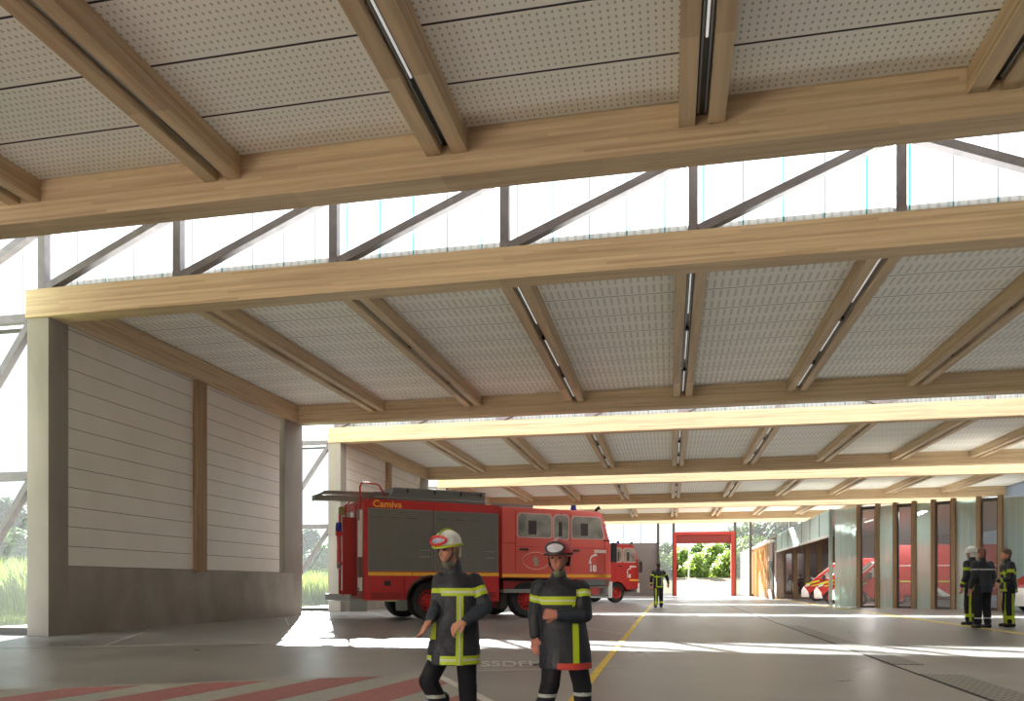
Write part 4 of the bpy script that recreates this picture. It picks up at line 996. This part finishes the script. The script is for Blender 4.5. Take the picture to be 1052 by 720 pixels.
def tree_proto(h, wd, mat, nleaf, leaf, seed, low=.12):
    rnd = random.Random(seed)
    r = bpy.data.objects.new('tree', None); COL.objects.link(r)
    MB().tube([(0, 0, -1.5), (.1, 0, h * .3), (0, .1, h * .7)], h * .025, 8, h * .01).build('trunk', BARK, r)
    bl = []
    for i in range(16):
        a = rnd.uniform(0, 6.28); zz = rnd.uniform(low, .88); rr = wd * .5 * (1 - abs(zz - .45) * 1.0) * rnd.uniform(.2, .85)
        bl.append((Vector((rr * math.cos(a), rr * math.sin(a), zz * h)), wd * rnd.uniform(.16, .28)))
    bl.append((Vector((0, 0, h * .8)), wd * .2)); bl.append((Vector((0, 0, h * .5)), wd * .33))
    lf = MB()
    for i in range(nleaf):
        c, rad = bl[rnd.randrange(len(bl))]
        d = Vector((rnd.gauss(0, 1), rnd.gauss(0, 1), rnd.gauss(0, 1))).normalized()
        p = c + d * rad * rnd.uniform(.6, 1.05); nn = (d + Vector((rnd.uniform(-.7, .7), rnd.uniform(-.7, .7), rnd.uniform(-.2, .9)))).normalized()
        u = nn.orthogonal().normalized(); u = Matrix.Rotation(rnd.uniform(0, 6.28), 3, nn) @ u; v = nn.cross(u); q = leaf * rnd.uniform(.6, 1.3)
        lf.quad(p - u * q, p - v * q * .55, p + u * q, p + v * q * .55)
    lf.build('crown', mat, r)
    index_tree(r); return r
protos = [tree_proto(6.0, 7.0, LF1, 4200, .26, 1), tree_proto(7.0, 7.0, LF2, 4200, .26, 2), tree_proto(10, 7.5, LF3, 5200, .28, 3, .1), tree_proto(5.0, 6.0, LF1, 3600, .24, 4, .02), tree_proto(8.5, 7, LF2, 4600, .27, 5, .06)]
used = set(); seen = {}
KIND = ['rounded light green bush tree', 'mid green rounded tree', 'tall dark green tree', 'low spreading light green bush', 'taller mid green bushy tree']
def put_tree(k, px, wd, z, sc, where, rz=None):
    o = protos[k] if k not in used else copy_tree(protos[k]); used.add(k)
    x, y = cam2w((px - 526) / F * wd, wd); o.location = (x, y, z); o.scale = (sc, sc, sc); o.rotation_euler = (0, 0, rz if rz is not None else random.uniform(0, 6.28))
    tag(o, '%s %s' % (KIND[k], where), 'tree', 'trees outside the hall')
def terr(y):
    y -= YF
    return -.02 if y < 26 else (-.02 + (y - 26) / 20 * 2.12 if y < 46 else 2.1 + (y - 46) / 124 * 1.3)
gate_trees = [(0, 632, 128, .85, 'behind the dark back wall, left end'), (4, 655, 134, .9, 'rising behind the dark back wall, beside its right edge'), (3, 672, 122, .95, 'seen through the clear glass left of the gate'), (1, 688, 130, .85, 'just left of the gate post'),
    (0, 702, 124, .82, 'at the left inside the gate opening'), (3, 716, 118, .8, 'low in the left half of the gate opening'), (1, 722, 136, .9, 'in the middle of the gate opening, farther back'), (0, 737, 124, .95, 'right of the middle of the gate opening'),
    (3, 748, 117, .85, 'low at the right inside the gate opening'), (4, 756, 130, 1.0, 'behind the right gate post'), (0, 768, 120, 1.1, 'between the gate and the clad wall'), (4, 776, 132, 1.15, 'above the end of the clad wall'),
    (2, 793, 128, .95, 'above the clad wall, left of the tall group'), (2, 811, 122, 1.0, 'above the garage band, middle of the tall group'), (2, 830, 128, 1.05, 'above the garage band, right of the tall group'), (2, 850, 120, 1.0, 'half hidden by the garage band, rightmost of the tall group')]
for k, px, wd, sc, where in gate_trees:
    x, y = cam2w((px - 526) / F * wd, wd); put_tree(k, px, wd, terr(y) - .3, sc, where)
left_trees = [(2, 4, 55, .75, 'outside the leftmost side window, nearest its frame'), (1, 24, 46, .62, 'outside the leftmost side window, beside the big column'), (2, -25, 60, .8, 'outside beyond the left edge of the leftmost window'), (2, 40, 62, .7, 'behind the big concrete column outdoors'),
    (2, 318, 85, .72, 'outside the second side window, left half'), (4, 331, 78, .62, 'outside the second side window, right half'), (2, 300, 90, .8, 'outdoors behind the end pier of the boarded wall'), (1, 345, 92, .8, 'outdoors behind the second concrete column')]
for k, px, wd, sc, where in left_trees: put_tree(k, px, wd, -.1, sc, where)
REED = leafmat('reed leaves', srgb(84, 100, 38), srgb(140, 148, 72))
def reeds(name, x0, x1, y0, y1, h, nn, label, lean=.25):
    rnd = random.Random(int(y0 * 10)); m_ = MB()
    for i in range(nn):
        x, y = rnd.uniform(x0, x1), rnd.uniform(y0, y1); hh = h * rnd.uniform(.55, 1.1); a = rnd.uniform(0, 6.28); dx, dy = math.cos(a), math.sin(a); wv = .022 * rnd.uniform(.7, 1.6)
        b0 = Vector((x, y, -.05)); md = b0 + Vector((dx * lean * hh * .25, dy * lean * hh * .25, hh * .6)); tp = b0 + Vector((dx * lean * hh, dy * lean * hh, hh)); s_ = Vector((-dy, dx, 0)) * wv
        m_._faces([b0 - s_, b0 + s_, md + s_, md - s_, tp], [(0, 1, 2, 3), (3, 2, 4)])
    o = m_.build(name, REED); tag(o, label, 'grass', None, 'stuff')
reeds('tall_grass', -30, -16.5, 20, 26, 2.0, 9000, 'tall green reeds growing outside the leftmost side window')
reeds('tall_grass', -34, -18, 40, 48, 1.9, 9000, 'tall green reeds growing outside the second side window')
reeds('tall_grass', -25, -16, 18.4, 19.6, .25, 5000, 'short lawn edge before the leftmost reeds', .4)
fc = empty('garden_fence', (-19, 50, 0), 'thin dark railing fence outside the second side window', 'fence')
MB().box(-14, 4, -.02, .02, 1.75, 1.8).box(-14, 4, -.02, .02, .2, .25).build('fence_rail', STEELD, fc)
pk = MB()
for k in range(120): pk.box(-14 + k * .15, -13.98 + k * .15, -.01, .01, 0, 1.8)
pk.build('fence_picket', STEELD, fc)
# pale lamp post seen through gate
lpx, lpy = cam2w((707.5 - 526) / F * 100, 100)
tag(MB().tube([(0, 0, -.2), (0, 0, 6.2)], .09, 8, .05).ball((0, 0, 6.2), .16).build('lamp_post', WHITE, loc=(lpx, lpy, 0)), 'slim pale post standing outside in the gate opening', 'post')
